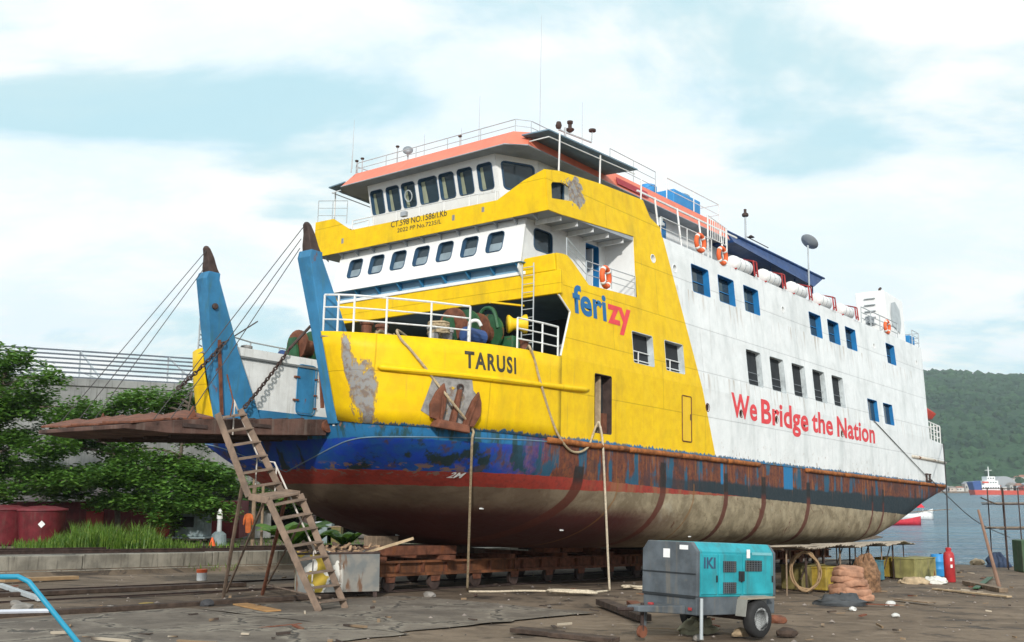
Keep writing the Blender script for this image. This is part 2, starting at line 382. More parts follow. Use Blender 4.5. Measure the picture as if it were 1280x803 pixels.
def hull_paint():
    m, nt, b = newmat('hull_paint'); p = nt.obj(); s, t, u = nt.sep(p)
    n1 = nt.noise(p, 2.2, 6, .62); n2 = nt.noise(p, 7, 5, .65)
    st = nt.noise(nt.vmul(p, (.8, .8, .22)), 2.4, 6, .65); st2 = nt.noise(nt.vmul(p, (1.7, 1.7, .22)), 2.0, 6, .65)
    st3 = nt.noise(nt.vmul(p, (.7, .7, .10)), 2.0, 5, .6)
    u2 = nt.add(u, nt.mul(nt.sub(n1, .5), .09))
    sp = nt.math('MAXIMUM', s, 0)
    rt = nt.sub(-1.0, nt.mul(sp, .022)); rb = nt.add(-1.36, nt.mul(sp, .010))
    # fouled antifouling below
    n5 = nt.noise(nt.vmul(p, (1, 1, 1.4)), .9, 6, .7, .6)
    tan = nt.mix(nt.step(n1, .3, .72), (.36, .30, .20), (.22, .18, .115))
    tan = nt.mix(nt.mul(nt.step(n5, .47, .62), .75), tan, (.16, .125, .075))
    tan = nt.mix(nt.mul(nt.step(n5, .42, .30), .7), tan, (.40, .36, .27))
    tan = nt.mix(nt.mul(nt.step(nt.noise(p, 1.6, 6, .75, .8), .60, .66), .8), tan, (.13, .055, .03))
    tan = nt.mix(nt.mul(nt.step(st2, .55, .75), .5), tan, (.17, .14, .09))
    tan = nt.mix(nt.mul(nt.step(n2, .62, .74), .7), tan, (.09, .06, .045))
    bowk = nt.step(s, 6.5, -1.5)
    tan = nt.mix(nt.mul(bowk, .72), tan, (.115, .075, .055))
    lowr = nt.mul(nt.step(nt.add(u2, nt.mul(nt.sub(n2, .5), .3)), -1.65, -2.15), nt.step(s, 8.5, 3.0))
    tan = nt.mix(lowr, tan, nt.mix(n2, (.05, .014, .013), (.085, .022, .02)))  # dark red bottom paint, deepened to stand in for shade below the hull
    red = nt.mix(nt.step(n2, .4, .75), (.31, .040, .028), (.20, .035, .028))
    red = nt.mix(nt.mul(nt.step(s, 0, 3), nt.step(st, .42, .62)), red, (.26, .095, .05))
    # boot topping
    roy = nt.mix(nt.step(n1, .35, .7), (.008, .05, .38), (.01, .08, .26))
    teal = nt.mix(n2, (.012, .10, .17), (.02, .16, .26))
    rustc = nt.mix(nt.step(n2, .35, .7), (.17, .052, .025), (.075, .03, .028))
    rustc = nt.mix(nt.mul(nt.step(st2, .50, .66), .55), rustc, (.34, .12, .03))
    rustc = nt.mix(nt.mul(nt.step(n5, .52, .64), .7), rustc, (.05, .03, .03))
    mar = nt.mix(n2, (.10, .035, .03), (.06, .04, .05))
    aft = nt.mix(nt.step(st, .40, .50), mar, rustc)
    aft = nt.mix(nt.step(nt.add(st3, nt.mul(nt.sub(n5, .5), .25)), .54, .60), aft, nt.mix(n1, teal, (.03, .05, .09)))
    aft = nt.mix(nt.mul(nt.step(nt.add(u2, nt.mul(nt.sub(n5, .5), .4)), -.74, -.86), nt.step(s, 3, 9)), aft, (.02, .032, .04))
    fwd = nt.mix(nt.step(st3, .53, .60), roy, (.016, .035, .04))
    fwd = nt.mix(nt.mul(nt.step(st, .56, .64), .8), fwd, (.07, .045, .035))
    bt = nt.mix(nt.step(nt.add(s, nt.mul(nt.sub(st, .5), 3.5)), -2.6, .2), fwd, aft)
    strip = nt.mix(nt.step(st2, .45, .6), (.02, .15, .33), (.025, .075, .085))
    strip = nt.mix(nt.mul(nt.step(n2, .56, .62), nt.step(u, -.05, .1)), strip, (.25, .13, .08))
    # the strip above the bow knuckle
    bt = nt.mix(nt.mul(nt.step(u2, -.27, -.23), nt.step(s, -.8, -1.8)), bt, strip)
    big = nt.noise(nt.vmul(p, (.35, .35, .2)), 1.0, 4, .6)
    drip = nt.mul(nt.mul(nt.step(big, .42, .58), 1.0), nt.step(nt.add(nt.noise(nt.vmul(p, (1.5, 1.5, .09)), 3, 5, .6), nt.mul(nt.add(u, .5), .14)), .54, .66))
    bt = nt.mix(nt.mul(nt.mul(drip, nt.step(s, -1.2, .8)), .5), bt, (.40, .15, .035))
    c = nt.mix(nt.math('GREATER_THAN', u2, rb), tan, red)
    c = nt.mix(nt.math('GREATER_THAN', u2, rt), c, bt)
    # scraped red and brown patches at the bow waterline
    sc = nt.mul(nt.step(nt.math('ABSOLUTE', nt.add(u, .98)), .22, .08), nt.mul(nt.step(s, -2.2, -3.2), nt.step(nt.noise(nt.vmul(p, (1, 1, 2.5)), 3.4, 5, .6), .55, .57)))
    c = nt.mix(sc, c, (.19, .12, .10))
    # zinc strip welds: dark red runs down the plating
    for s0, w, top in ((1.0, .26, -.65), (5.6, .20, -.3), (9.9, .17, -.45), (12.9, .22, -.45), (17.0, .2, -.5), (24.2, .1, -.4), (25.6, .12, -.5), (30.2, .09, -.3), (7.6, .05, -.9), (3.0, .05, -.9)):
        bend = nt.add(s, nt.mul(nt.step(u, -1.2, -2.9), .75 if s0 < 8 else .45))
        d = nt.math('ABSOLUTE', nt.add(nt.sub(bend, s0), nt.mul(nt.sub(n1, .5), .12)))
        k = nt.mul(nt.step(d, w, w * .75), nt.step(u, top, top - .06))
        cc = (.22, .10, .03) if w < .06 else nt.mix(nt.step(u2, -1.25, -1.05), (.10, .024, .016), (.018, .018, .018))
        c = nt.mix(nt.mul(k, .9 if w > .06 else .6), c, cc)
    # repainted blue squares
    for s0, w in ((15.1, .45), (9.6, .12)):
        k = nt.mul(nt.step(nt.math('ABSOLUTE', nt.sub(s, s0)), w, w - .05), nt.step(u, -.9, -.82))
        c = nt.mix(k, c, (.02, .17, .36))
    nt.put(b.inputs['Base Color'], c)
    nt.put(b.inputs['Roughness'], nt.math('MULTIPLY_ADD', n2, .3, .5)); b.inputs['Specular IOR Level'].default_value = .3
    fr = nt.mul(nt.math('POWER', nt.math('ABSOLUTE', nt.math('SINE', nt.mul(s, 5.1))), .5), nt.step(n1, .3, .7))
    bump(nt, b, nt.add(nt.add(nt.noise(nt.vmul(p, (1, 1, .6)), 1.3, 3, .5), nt.mul(n2, .2)), nt.mul(fr, -.06)), .6, .08)
    return m
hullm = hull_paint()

# ------------------------------------------------------------ ground, water, hill
def gz(x, y):                                          # yard surface: parallel to the slipway, raised quay on the far side
    z = ORG.z + (GU - AU.x * (x - ORG.x) - AU.y * (y - ORG.y)) / AU.z
    q = SHIPI @ Vector((x, y, z)); s, t = q.x, q.y
    if t > 16: z = max(z + .62, -.75)
    if t <= 16 and s > 40: z -= min(3, (s - 40) * .12)
    if t > 16 and s > 70: z -= min(3, (s - 70) * .3)
    if s < -24: z = min(z, ORG.z + GU + .85)
    return z
def ground_at(px, py):                                 # pixel -> point on the yard surface
    r = ray(px, py); k = 5.0; prev = None
    while k < 400:
        P = CAM + r * k
        if P.z < gz(P.x, P.y): break
        k += .1
    lo, hi = k - .1, k
    for _ in range(12):
        m = (lo + hi) / 2; P = CAM + r * m
        if P.z < gz(P.x, P.y): hi = m
        else: lo = m
    P = CAM + r * hi; return Vector((P.x, P.y, gz(P.x, P.y)))
def ground_mat():
    m, nt, b = newmat('yard_ground'); p = nt.obj()
    n1 = nt.noise(p, .35, 6, .6, .3); n2 = nt.noise(p, 2.2, 6, .65); n3 = nt.noise(p, 14, 5, .7); n4 = nt.noise(nt.vmul(p, (.7, 1.0, 1)), .8, 6, .65, .8)
    c = nt.mix(nt.step(n1, .35, .65), (.125, .092, .064), (.20, .15, .106))
    c = nt.mix(nt.mul(nt.step(n2, .45, .7), .6), c, (.08, .058, .042))
    c = nt.mix(nt.mul(nt.step(n4, .54, .62), .85), c, (.04, .03, .024))
    c = nt.mix(nt.mul(nt.step(n4, .44, .36), .5), c, (.26, .20, .145))
    c = nt.mix(nt.mul(nt.step(n3, .60, .75), .6), c, (.24, .20, .16))
    c = nt.mix(nt.mul(nt.step(n3, .40, .28), .6), c, (.05, .04, .035))
    nt.put(b.inputs['Base Color'], c)
    nt.put(b.inputs['Roughness'], nt.math('MULTIPLY_ADD', nt.step(n4, .55, .68), -.25, .92)); b.inputs['Specular IOR Level'].default_value = .3
    bump(nt, b, nt.add(nt.mul(n3, .5), n2), .5, .06)
    return m
yardm = ground_mat()
def slab_mat():
    m, nt, b = newmat('apron_concrete'); p = nt.obj()
    n1 = nt.noise(p, .5, 6, .65, .5); n2 = nt.noise(p, 3, 6, .7); n3 = nt.noise(p, 18, 4, .7)
    c = nt.mix(nt.step(n1, .38, .62), (.10, .08, .062), (.18, .15, .118))
    c = nt.mix(nt.mul(nt.step(n2, .5, .66), .7), c, (.065, .052, .042)); c = nt.mix(nt.mul(nt.step(n3, .58, .7), .7), c, (.21, .18, .145))
    dd = nt.new('ShaderNodeVectorMath', operation='ADD'); nt.put(dd.inputs[0], p); nt.put(dd.inputs[1], nt.noise(p, 1.5, 4, .6, 0, True))
    e = nt.vor(dd.outputs[0], .42, 'DISTANCE_TO_EDGE'); ck = nt.step(e, .022, .008)
    c = nt.mix(nt.mul(ck, .85), c, (.035, .03, .026)); c = nt.mix(nt.mul(nt.mul(nt.step(e, .11, .03), nt.sub(1, ck)), nt.mul(nt.step(n2, .42, .55), .7)), c, (.27, .235, .185))
    nt.put(b.inputs['Base Color'], c); b.inputs['Roughness'].default_value = .88; bump(nt, b, nt.add(n2, nt.mul(ck, -1.2)), .5, .04); return m
slabm = slab_mat()
def build_ground():
    mb = MB(); rows = []
    sv = [-90, -60, -45, -35] + [-28 + i * 1.0 for i in range(76)] + [50, 55, 60, 66, 72, 80, 90, 120, 200, 330]
    tv = [-120, -80, -50, -35] + [-26 + i * 1.0 for i in range(42)] + [16.3, 18, 22, 30, 40, 55, 80, 120, 180, 260]
    for t in tv:
        row = []
        for s in sv:
            P = SHIPM @ Vector((s, t, GU)); z = gz(P.x, P.y)
            if t < 15: z += (mnoise.noise(Vector((P.x * .35, P.y * .35, 1))) * .05 + mnoise.noise(Vector((P.x * 1.3, P.y * 1.3, 4))) * .018) * (1 if -26 < s < 48 else 0)
            row.append((P.x, P.y, z - .02))
        rows.append(row)
    return struct(mb.grid(rows, True).build('ground', yardm, smooth=True))
build_ground()

def water():
    m, nt, b = newmat('sea_water'); p = nt.obj()
    nt.put(b.inputs['Base Color'], nt.mix(nt.step(nt.noise(nt.vmul(p, (.25, 1, 1)), .05, 4), .4, .62), (.008, .07, .13), (.02, .115, .185)))
    b.inputs['Roughness'].default_value = .2; b.inputs['Specular IOR Level'].default_value = .5
    q = nt.vmul(p, (.35, 1.0, 1))
    bump(nt, b, nt.add(nt.noise(q, .42, 4, .6, .4), nt.mul(nt.noise(q, .10, 3), 2.5)), 1.0, 1.3)
    w = MB().poly([(-3000, -200, -1.45), (5000, -200, -1.45), (5000, 6500, -1.45), (-3000, 6500, -1.45)]).build('sea', m)
    return struct(w)
water()

def forest_mat():
    m, nt, b = newmat('forest_canopy'); p = nt.obj()
    n1 = nt.noise(p, .012, 5, .6); n2 = nt.noise(p, .16, 4, .6)
    c = nt.mix(nt.step(n1, .35, .65), (.012, .038, .022), (.028, .072, .03))
    c = nt.mix(nt.mul(nt.step(n2, .5, .7), .7), c, (.05, .105, .036))
    c = nt.mix(nt.mul(nt.step(n2, .45, .3), .7), c, (.012, .035, .018))
    nt.put(b.inputs['Base Color'], c); b.inputs['Roughness'].default_value = .9; b.inputs['Specular IOR Level'].default_value = .1
    bump(nt, b, n2, 1, 3); return m
forestm = forest_mat()
def hill_h(x, y):
    f = (y - 1075) / 850
    f = max(0, min(1, f)); prof = f ** .72
    ridge = 228 + 26 * mnoise.noise(Vector((x * .0016, 3.1, 0))) + 18 * mnoise.noise(Vector((x * .005, 1.7, 0))) - max(0, (x - 700)) * .035
    side = max(0, min(1, (x + 900) / 500)) 
    gul = 14 * abs(mnoise.noise(Vector((x * .007 + y * .002, y * .0015, 5)))) * min(1, f * 3)
    return prof * ridge * side - gul + 9 * mnoise.noise(Vector((x * .012, y * .012, 2))) * min(1, f * 6)
def build_hill():
    mb = MB(); rows = []
    for j in range(70):
        y = 1068 + 940 * (j / 69)
        rows.append([(x, y, -3 + hill_h(x, y) + (4 * mnoise.noise(Vector((x * .06, y * .06, 7))) if j > 2 else 0)) for x in [-1100 + 3300 * i / 260 for i in range(261)]])
    struct(mb.grid(rows, True).build('hill', forestm, smooth=True))
    # tree crowns standing out of the canopy
    ico = bmesh.new(); bmesh.ops.create_icosphere(ico, subdivisions=1, radius=1); iv = [v.co.copy() for v in ico.verts]; fi = [[v.index for v in f.verts] for f in ico.faces]; ico.free()
    rnd = random.Random(3); V = []; F = []
    for k in range(5200):
        x = rnd.uniform(250, 1500); y = 1085 + 860 * rnd.random() ** 1.0
        h = hill_h(x, y); r = rnd.choice((2.6, 3.5, 4.5, 5.5, 7, 9.5)); b0 = len(V); a = rnd.random() * 6.28
        for v in iv:
            q = v * (1 + .3 * (rnd.random() - .5)); V.append((x + r * (q.x * math.cos(a) - q.y * math.sin(a)), y + r * (q.x * math.sin(a) + q.y * math.cos(a)), -3 + h + 1.0 + r * .9 * q.z))
        F += [tuple(i + b0 for i in f) for f in fi]
    me = bpy.data.meshes.new('hillside_forest'); me.from_pydata(V, [], F); me.materials.append(forestm); me.update()
    o = bpy.data.objects.new('hillside_forest', me); col.objects.link(o); stuff(o)
    tag(o, 'dense dark green forest covering the hill across the water', 'forest')
    # flat shore strip
    struct(MB().box(-1100, 2200, 1040, 1090, -3, .2).build('far_shore', yardm))
build_hill()
# ------------------------------------------------------------ the ferry
ferry = thing('ferry', 'yellow and white car ferry hauled out on the slipway, bow ramp lowered', 'ferry')
ferry.matrix_world = SHIPM
CT = 5.4                                               # centreline
def mir(p): return (p[0], 2 * CT - p[1], p[2])
def lerp(a, b, k): return a + (b - a) * k
def interp(tab, x):
    if x <= tab[0][0]: return tab[0][1]
    for (a, va), (b, vb) in zip(tab, tab[1:]):
        if x <= b: return va + (vb - va) * (x - a) / (b - a)
    return tab[-1][1]
Dc = [(-5.7, 5.4, .22), (-5.7, 4.3, .22), (-5.62, 2.9, .20), (-5.64, 2.5, .14), (-5.52, 2.05, .09), (-5.1, 1.5, .06), (-4.2, .9, .04), (-2.9, .38, .03), (-1.4, .08, .01), (0, 0, 0)]
Ec = [(-5.1, 5.4, -1.06), (-5.25, 4.3, -.75), (-5.40, 3.2, -.45), (-5.46, 2.6, -.32), (-5.36, 2.05, -.25), (-4.9, 1.5, -.22), (-4.1, .9, -.19), (-2.9, .38, -.15), (-1.3, .06, -.1), (0, 0, -.08)]
Bc = [(-6.3, 2.9, 2.38), (-6.23, 2.5, 2.35), (-6.0, 2.05, 2.32), (-5.4, 1.5, 2.3), (-4.4, .9, 2.3), (-3.1, .38, 2.31), (-1.5, .08, 2.33), (0, 0, 2.33)]
Ks = [-5.1, -4.75, -4.2, -3.8, -3.4, -2.9, -2.2, -1.2, -.2, .9]
keel = [(-5.1, -1.06), (-4.68, -1.36), (-3.85, -1.88), (-2.3, -2.41), (-.65, -2.8), (.8, -3.02), (2.5, -3.1), (24, -3.1), (26.3, -2.85), (28.5, -2.3), (32, -1.2), (35.3, -.3)]
aft = [1.5, 3, 5, 7, 10, 13, 16, 19, 22, 24, 26, 28, 30, 32, 34, 35.3]
Dp = smoothpath(Dc, 4) + [Vector((s, 0, 0)) for s in aft]
Ep = smoothpath(Ec, 4) + [Vector((s, 0, -.08)) for s in aft]
Kp = [v.x for v in smoothpath([(k, 0, 0) for k in Ks], 4)] + [max(s, .9 + .7 * (i + 1)) if s < 4 else s for i, s in enumerate(aft)]
def hull_rows(side):
    rows = []
    for i in range(len(Ep)):
        d, e, ks = Dp[i], Ep[i], Kp[i]
        if i < len(Ep) - len(aft): ks = Kp[i]
        ku = interp(keel, ks); n = interp([(-5.2, 1.15), (-3, 1.5), (0, 2.4), (4, 4.2), (8, 5.5), (23, 6.5), (30, 7), (36, 6)], e.x)
        row = [d, d.lerp(e, .5), e]
        for k in range(1, 13):
            a = math.pi / 2 * k / 12
            fx = 1 - max(0, math.cos(a)) ** (2 / n); fy = math.sin(a) ** (2 / n)
            row.append(Vector((lerp(e.x, ks, fx), lerp(e.y, CT, fx), lerp(e.z, ku, fy))))
        rows.append([p if side else Vector(mir(p)) for p in row])
    return rows
hb = MB()
hb.grid(hull_rows(1)); hb.grid(hull_rows(0), True)
last = hull_rows(1)[-1]; lasts = hull_rows(0)[-1]
hb.poly([*last[2:], *lasts[2:-1][::-1]])
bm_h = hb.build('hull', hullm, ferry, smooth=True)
md = bm_h.modifiers.new('es', 'EDGE_SPLIT'); md.split_angle = R(28)
# knuckle bar
MB().tube(Ep[:36], .016, 6).build('knuckle_bar', soffitb, ferry)
MB().tube([mir(p) for p in Ep[:36]], .016, 6).build('knuckle_bar', soffitb, ferry)

# bulwark of the bow
Bp = smoothpath(Bc, 5); Dq = smoothpath(Dc[2:], 5)
def bul_rows(side):
    rows = []
    for a, b in zip(Dq, Bp):
        rows.append([(lambda q: q if side else Vector(mir(q)))(a.lerp(b, k / 6) + Vector((-.05, -.06, 0)) * math.sin(math.pi * k / 6) * min(1, -a.x / 2)) for k in range(7)])
    return rows
bp_mesh = MB().grid(bul_rows(1))
bul_p = bp_mesh.build('bow_bulwark', shellm, ferry, smooth=True, solid=.05)
bul_s = MB().grid(bul_rows(0), True).build('bow_bulwark', shellm, ferry, smooth=True, solid=.05)
shell_bvh_mb = MB(); shell_bvh_mb.grid(bul_rows(1)); shell_bvh_mb.grid(hull_rows(1))
shell_bvh_mb.grid([[(s, 0, u) for u in (0, 2.33)] for s in (0, 12, 24, 35.3)])
BVH = BVHTree.FromPolygons([Vector(v) for v in shell_bvh_mb.v], shell_bvh_mb.f)
def hit(px, py, off=.02):                              # pixel -> point on the port shell
    r = sray(px, py); loc, nrm, idx, d = BVH.ray_cast(CAMS, r)
    return loc - r * off if loc else S(px, py, 1, 0)
def snap(s, u, off=.004):
    loc, nrm, idx, d = BVH.ray_cast(Vector((s, -6, u)), Vector((0, 1, 0)))
    if not loc: return Vector((s, -off, u))
    if nrm.y > 0: nrm = -nrm
    return loc + nrm * off
def snap_n(s, u):
    loc, nrm, idx, d = BVH.ray_cast(Vector((s, -6, u)), Vector((0, 1, 0)))
    if nrm.y > 0: nrm = -nrm
    return nrm

# side walls
def side3(s, u): return (s, .08 * max(0, u - 2.33), u)
def sidem(s, u): return (s, 2 * CT - .08 * max(0, u - 2.33), u)
UPW = [(8.14, 9.42), (10.13, 11.4), (12.2, 13.48), (18.38, 19.65), (20.4, 21.7), (22.48, 23.76), (27.83, 29.08)]
LOW = [(11.88, 13.14), (13.92, 15.2), (15.98, 17.27), (18.06, 19.35), (20.14, 21.43)]
PAIR = [(24.26, 25.52), (26.33, 27.62)]
YEL = [(3.86, 5.1), (5.85, 7.07)]
HOLU = [(5.53, 6.37), (6.96, 6.32), (15.7, 6.36), (26.1, 6.32), (32.4, 6.32)]
HOLL = [(8.57, 1.70), (11.11, 1.71), (14.12, 1.75), (16.75, 1.70), (20.76, 1.70)]
up_out = [(0, 2.33), (32.9, 2.33), (33.05, 3.2), (33.6, 7.27), (6.25, 7.27), (6.16, 7.6), (5.55, 7.8), (5.16, 8.32), (2.6, 8.2), (.4, 8.0), (-.3, 7.85), (-.3, 6.62), (.3, 6.63), (4.4, 6.88),
          (4.4, 4.83), (1.6, 4.72), (.78, 5.3), (.55, 5.42), (.3, 5.42), (0, 5.38), (0, 4.15), (.54, 3.72)]
holes = [rrect(a, b, 5.74, 6.75, .05, 2) for a, b in UPW] + [rrect(a, b, 2.88, 4.22, .08, 2) for a, b in LOW] + [rrect(a, b, 2.60, 3.6, .05, 2) for a, b in PAIR] + [rrect(a, b, 2.67, 3.67, .05, 2) for a, b in YEL]
holes += [circ(s, u, .13) for s, u in HOLU]
winghole = [(-.06, 7.02), (.88, 7.18), (.88, 7.62), (.5, 7.66), (0, 7.54), (-.06, 7.45)]
holes.append(winghole)
sheet(up_out, holes, side3).build('upper_side_wall', shellm, ferry, solid=.05)
low_out = [(0, 0), (35.3, 0), (35.25, 2.2), (32.9, 2.33), (0, 2.33)]
lholes = [circ(s, u, .12) for s, u in HOLL] + [rrect(1.66, 2.56, .33, 2.06, .05, 2)]
sheet(low_out, lholes, side3).build('lower_side_wall', shellm, ferry, solid=.05)
sheet([(0, 2.33), (32.9, 2.33), (33.6, 7.27), (6.25, 7.27), (5.16, 8.32), (-.3, 7.85), (-.3, 6.62), (4.4, 6.88), (4.4, 4.83), (0, 5.2), (0, 4.15), (.54, 3.72)], [], sidem).build('upper_side_wall', shellm, ferry, solid=.05)
sheet(low_out, [], sidem).build('lower_side_wall', shellm, ferry, solid=.05)
# transom
MB().poly([(35.3, 0, -.08), (35.3, 10.8, -.08), (35.25, 10.8, 2.2), (35.25, 0, 2.2)]).build('transom', white, ferry, solid=.05)
MB().poly([(32.9, .0, 2.3), (32.9, 10.8, 2.3), (33.6, 10.4, 7.27), (33.6, .4, 7.27)]).build('stern_wall', white, ferry, solid=.05)
# portholes
for s, u in HOLU + HOLL:
    o = ring_band(MB(), [side3(x, y) for x, y in circ(s, u, .12)], [tuple(Vector(side3(x, y)) + Vector((0, .22, 0))) for x, y in circ(s, u, .12)]).build('porthole', rustdark if u < 3 else white, ferry, solid=.012)
    MB().tube([tuple(Vector(side3(x, y)) + Vector((0, -.02, 0))) for x, y in circ(s, u, .14)], .018, 6, True).build('rim', (rusty if u < 3 else white), o)

def window(a, b, u0, u1, frame_m, depth=.28, pane_m=None, r=.05, name='window'):
    lp = rrect(a, b, u0, u1, r, 2)
    f = [Vector(side3(x, y)) for x, y in lp]
    w = ring_band(MB(), [p + Vector((0, -.028, 0)) for p in f], [p + Vector((0, depth, 0)) for p in f]).build(name, frame_m, ferry, solid=.02)
    if pane_m:
        sheet(lp, [], lambda x, y: tuple(Vector(side3(x, y)) + Vector((0, depth * .96, 0)))).build('pane', pane_m, w)
    return w
for i, (a, b) in enumerate(UPW):
    w = window(a, b, 5.74, 6.75, blue_win, .22, glass)
    MB().box(a + .05, b - .05, .29 + .195, .29 + .21, 6.2, 6.23).build('transom_bar', blue_win, w)
halfblue = pm('window_reveal', (.50, .55, .57), .55, streak=.4, dirt=(.15, .18, .2), var=.2, bmp=.05)
for a, b in LOW:
    w = window(a, b, 2.88, 4.22, halfblue, .19, dark, .08)
    for k in range(2): MB().tube([(a, .16, 3.1 + .28 * k), (b, .18, 3.1 + .28 * k)], .008, 5).build('guard_rail', soffit, w)
for a, b in PAIR:
    w = window(a, b, 2.60, 3.6, blue_win, .15, glass)
for a, b in YEL:
    w = window(a, b, 2.67, 3.67, halfblue, .2, dark)
    for k in range(2): MB().tube([(a, .18, 2.8 + .28 * k), (b, .2, 2.8 + .28 * k)], .02, 5).build('guard_rail', railw, w)
    MB().tube([(lerp(a, b, .45), .19, 2.68), (lerp(a, b, .45), .19, 3.1)], .022, 5).build('post', railw, w)
# side door opening with rusty liner, and the flush yellow door
w = window(1.66, 2.56, .33, 2.06, rustdark, .3, dark, .05, 'side_door')
MB().box(1.72, 1.95, .24, .27, .8, 1.5).build('blue_panel', blue, w); MB().box(2.12, 2.2, .12, .27, .36, 2.03).build('plank', woodp, w)
MB().box(2.3, 2.5, .1, .27, .36, .95).build('rusty_panel', rusty, w)
d = MB().box(6.8, 7.38, -.035, .02, .45, 1.92).build('flush_door', ypaint, ferry, bevel=.01)
MB().tube([(x, -.04, y) for x, y in rrect(6.78, 7.40, .43, 1.94, .05, 2)], .018, 5, True).build('door_frame', rusty, d)
MB().tube([(7.3, -.06, 1.15), (7.3, -.06, 1.35)], .015, 5).build('handle', rustdark, d)

# rubbing strake, in lengths
ss = -.6
while ss < 35.2:
    L = random.choice((3.2, 4.1, 2.6)); e = min(ss + L, 35.3)
    if not (14.6 < (ss + e) / 2 < 15.0):
        n = 8; pts = []
        for k in range(n + 1):
            q = lerp(ss, e - .05, k / n); pts.append(tuple(snap(q, -.05, .03)) if q < 0 else (q, -.035, -.05 + random.uniform(-.008, .008)))
        MB().tube(pts, .085 if ss > -2 else .06, 8).build('rubbing_strake', rustor if ss > -1.5 else blue, ferry, smooth=True)
    ss = e + (.55 if 13.5 < e < 16 else .02)
# bow fender half-pipe under the name, stern fender
fp = [tuple(hit(px, py, .06)) for px, py in ((472, 459), (500, 462), (540, 466), (580, 470), (640, 477), (700, 484), (736, 488))]
fp = [tuple(p) for p in smoothpath(fp, 4)]
MB().tube(fp, [.03] + [.085] * (len(fp) - 2) + [.03], 8).build('bow_fender', shellm, ferry, smooth=True)
MB().tube([(29.9, -.05, 1.25), (33, -.06, 1.24), (35.4, -.05, 1.2)], .075, 8).build('stern_fender', pm('fender_rust', (.55, .5, .42), .7, rust=.45, streak=.5), ferry, smooth=True)

# decks and inner bow
sheet([(p.x, p.y) for p in Bp] + [(0, 3.1), (-6.2, 3.1)], [], lambda x, y: (x, y, 2.26)).build('mooring_deck', deckgrey, ferry, solid=.06)
sheet([(p.x, 10.8 - p.y) for p in Bp] + [(0, 7.7), (-6.2, 7.7)], [], lambda x, y: (x, y, 2.26)).build('mooring_deck', deckgrey, ferry, solid=.06)
sheet([(p.x + .1, p.y + .12) for p in Dq] + [(35.1, .12), (35.1, 10.68)] + [(p.x + .1, 10.8 - p.y - .12) for p in Dq[::-1]], [], lambda x, y: (x, y, .03)).build('car_deck', deckgrey, ferry, solid=.05)
bw = pm('bulwark_inner', (.70, .71, .70), .6, streak=.35, dirt=(.3, .28, .24), var=.08)
MB().poly([(-5.5, 7.8, .8), (2, 7.8, .8), (2, 7.8, 2.55), (-5.5, 7.8, 2.55)]).build('inner_bulwark', bw, ferry, solid=.06)
MB().poly([(-5.55, 7.8, .05), (2, 7.8, .05), (2, 7.8, .8), (-5.55, 7.8, .8)]).build('inner_bulwark', blue, ferry, solid=.07)
MB().poly([(-5.6, 3.05, .05), (2, 3.05, .05), (2, 3.05, 2.3), (-5.9, 3.05, 2.3)]).build('inner_bulwark', bw, ferry, solid=.06)
dr = MB().prism([(x, 7.74, y) for x, y in rrect(-2.93, -2.27, .85, 2.28, .12, 3)], (0, .03, 0)).build('weathertight_door', blue, ferry)
MB().tube([(x, 7.73, y) for x, y in rrect(-2.97, -2.23, .81, 2.32, .14, 3)], .02, 5, True).build('door_frame', blue, dr)
for u in (1.2, 1.9): MB().box(-3.1, -2.9, 7.69, 7.75, u, u + .05).build('hinge', rusty, dr)
for u in (1.0, 1.4, 1.9): MB().box(-2.3, -2.18, 7.69, 7.75, u, u + .04).build('dog_clip', rusty, dr)
# pillars that guide the ramp
def pillar(sd):
    t1 = 3.58
    def sec(u, f, d, t0):                              # front edge s, depth, outer edge
        t1 = interp([(0, 3.2), (2.4, 3.28), (4.5, 3.5)], u); return [(f, t0, u), (f + d, t0 + .02, u), (f + d, t1, u), (f, t1, u)]
    secs = [sec(.1, -5.66, 1.5, 2.86), sec(1.2, -5.97, 1.25, 2.88), sec(2.4, -6.31, .95, 2.90), sec(3.0, -6.45, .8, 2.92), sec(4.25, -6.74, .45, 2.98), sec(4.45, -6.68, .38, 3.0)]
    rows = []
    mb = MB(); prev = None
    for s in secs:
        s = [mir(p) for p in s] if sd else s
        ids = [mb.vert(p) for p in s]
        if prev:
            for k in range(4): mb.face((prev[k], prev[(k + 1) % 4], ids[(k + 1) % 4], ids[k]))
        else: mb.face(ids[::-1])
        prev = ids
    mb.face(prev)
    o = mb.build('ramp_pillar', blue, ferry, bevel=.02)
    hp = MB(); secs = [(4.42, -6.62, .36, .36), (4.6, -6.66, .30, .32), (4.9, -6.68, .22, .24), (5.12, -6.74, .16, .18), (5.2, -6.72, .08, .1)]
    prev = None
    for u, f, d, wdt in secs:
        c = 3.26; s = [(f, c - wdt / 2, u), (f + d, c - wdt / 2, u), (f + d, c + wdt / 2, u), (f, c + wdt / 2, u)]
        s = [mir(p) for p in s] if sd else s; ids = [hp.vert(p) for p in s]
        if prev:
            for k in range(4): hp.face((prev[k], prev[(k + 1) % 4], ids[(k + 1) % 4], ids[k]))
        prev = ids
    hp.face(prev); hp.build('pillar_head', rustdark, o, bevel=.03)
    s1 = 1 if sd else -1
    tt = 2 * CT - 3.10 if sd else 3.10
    inner = 2 * CT - 3.3 if sd else 3.3
    MB().beam((-5.78, inner, .5), (-6.05, inner, 2.6), .05, .09).build('guide_rail', rusty, o)
    MB().lathe([(.09, 0), (.09, .08), (.05, .1)], (-6.35, inner + (.07 if not sd else -.07), 3.5), (0, 1 if not sd else -1, 0), 10).build('sheave', rustdark, o)
    MB().beam((-6.0, tt - .02 * s1, 2.6), (-6.6, tt - .02 * s1, 4.2), .03, .05).build('stiffener', blue, o)
    return o
pillar(0); pillar(1)

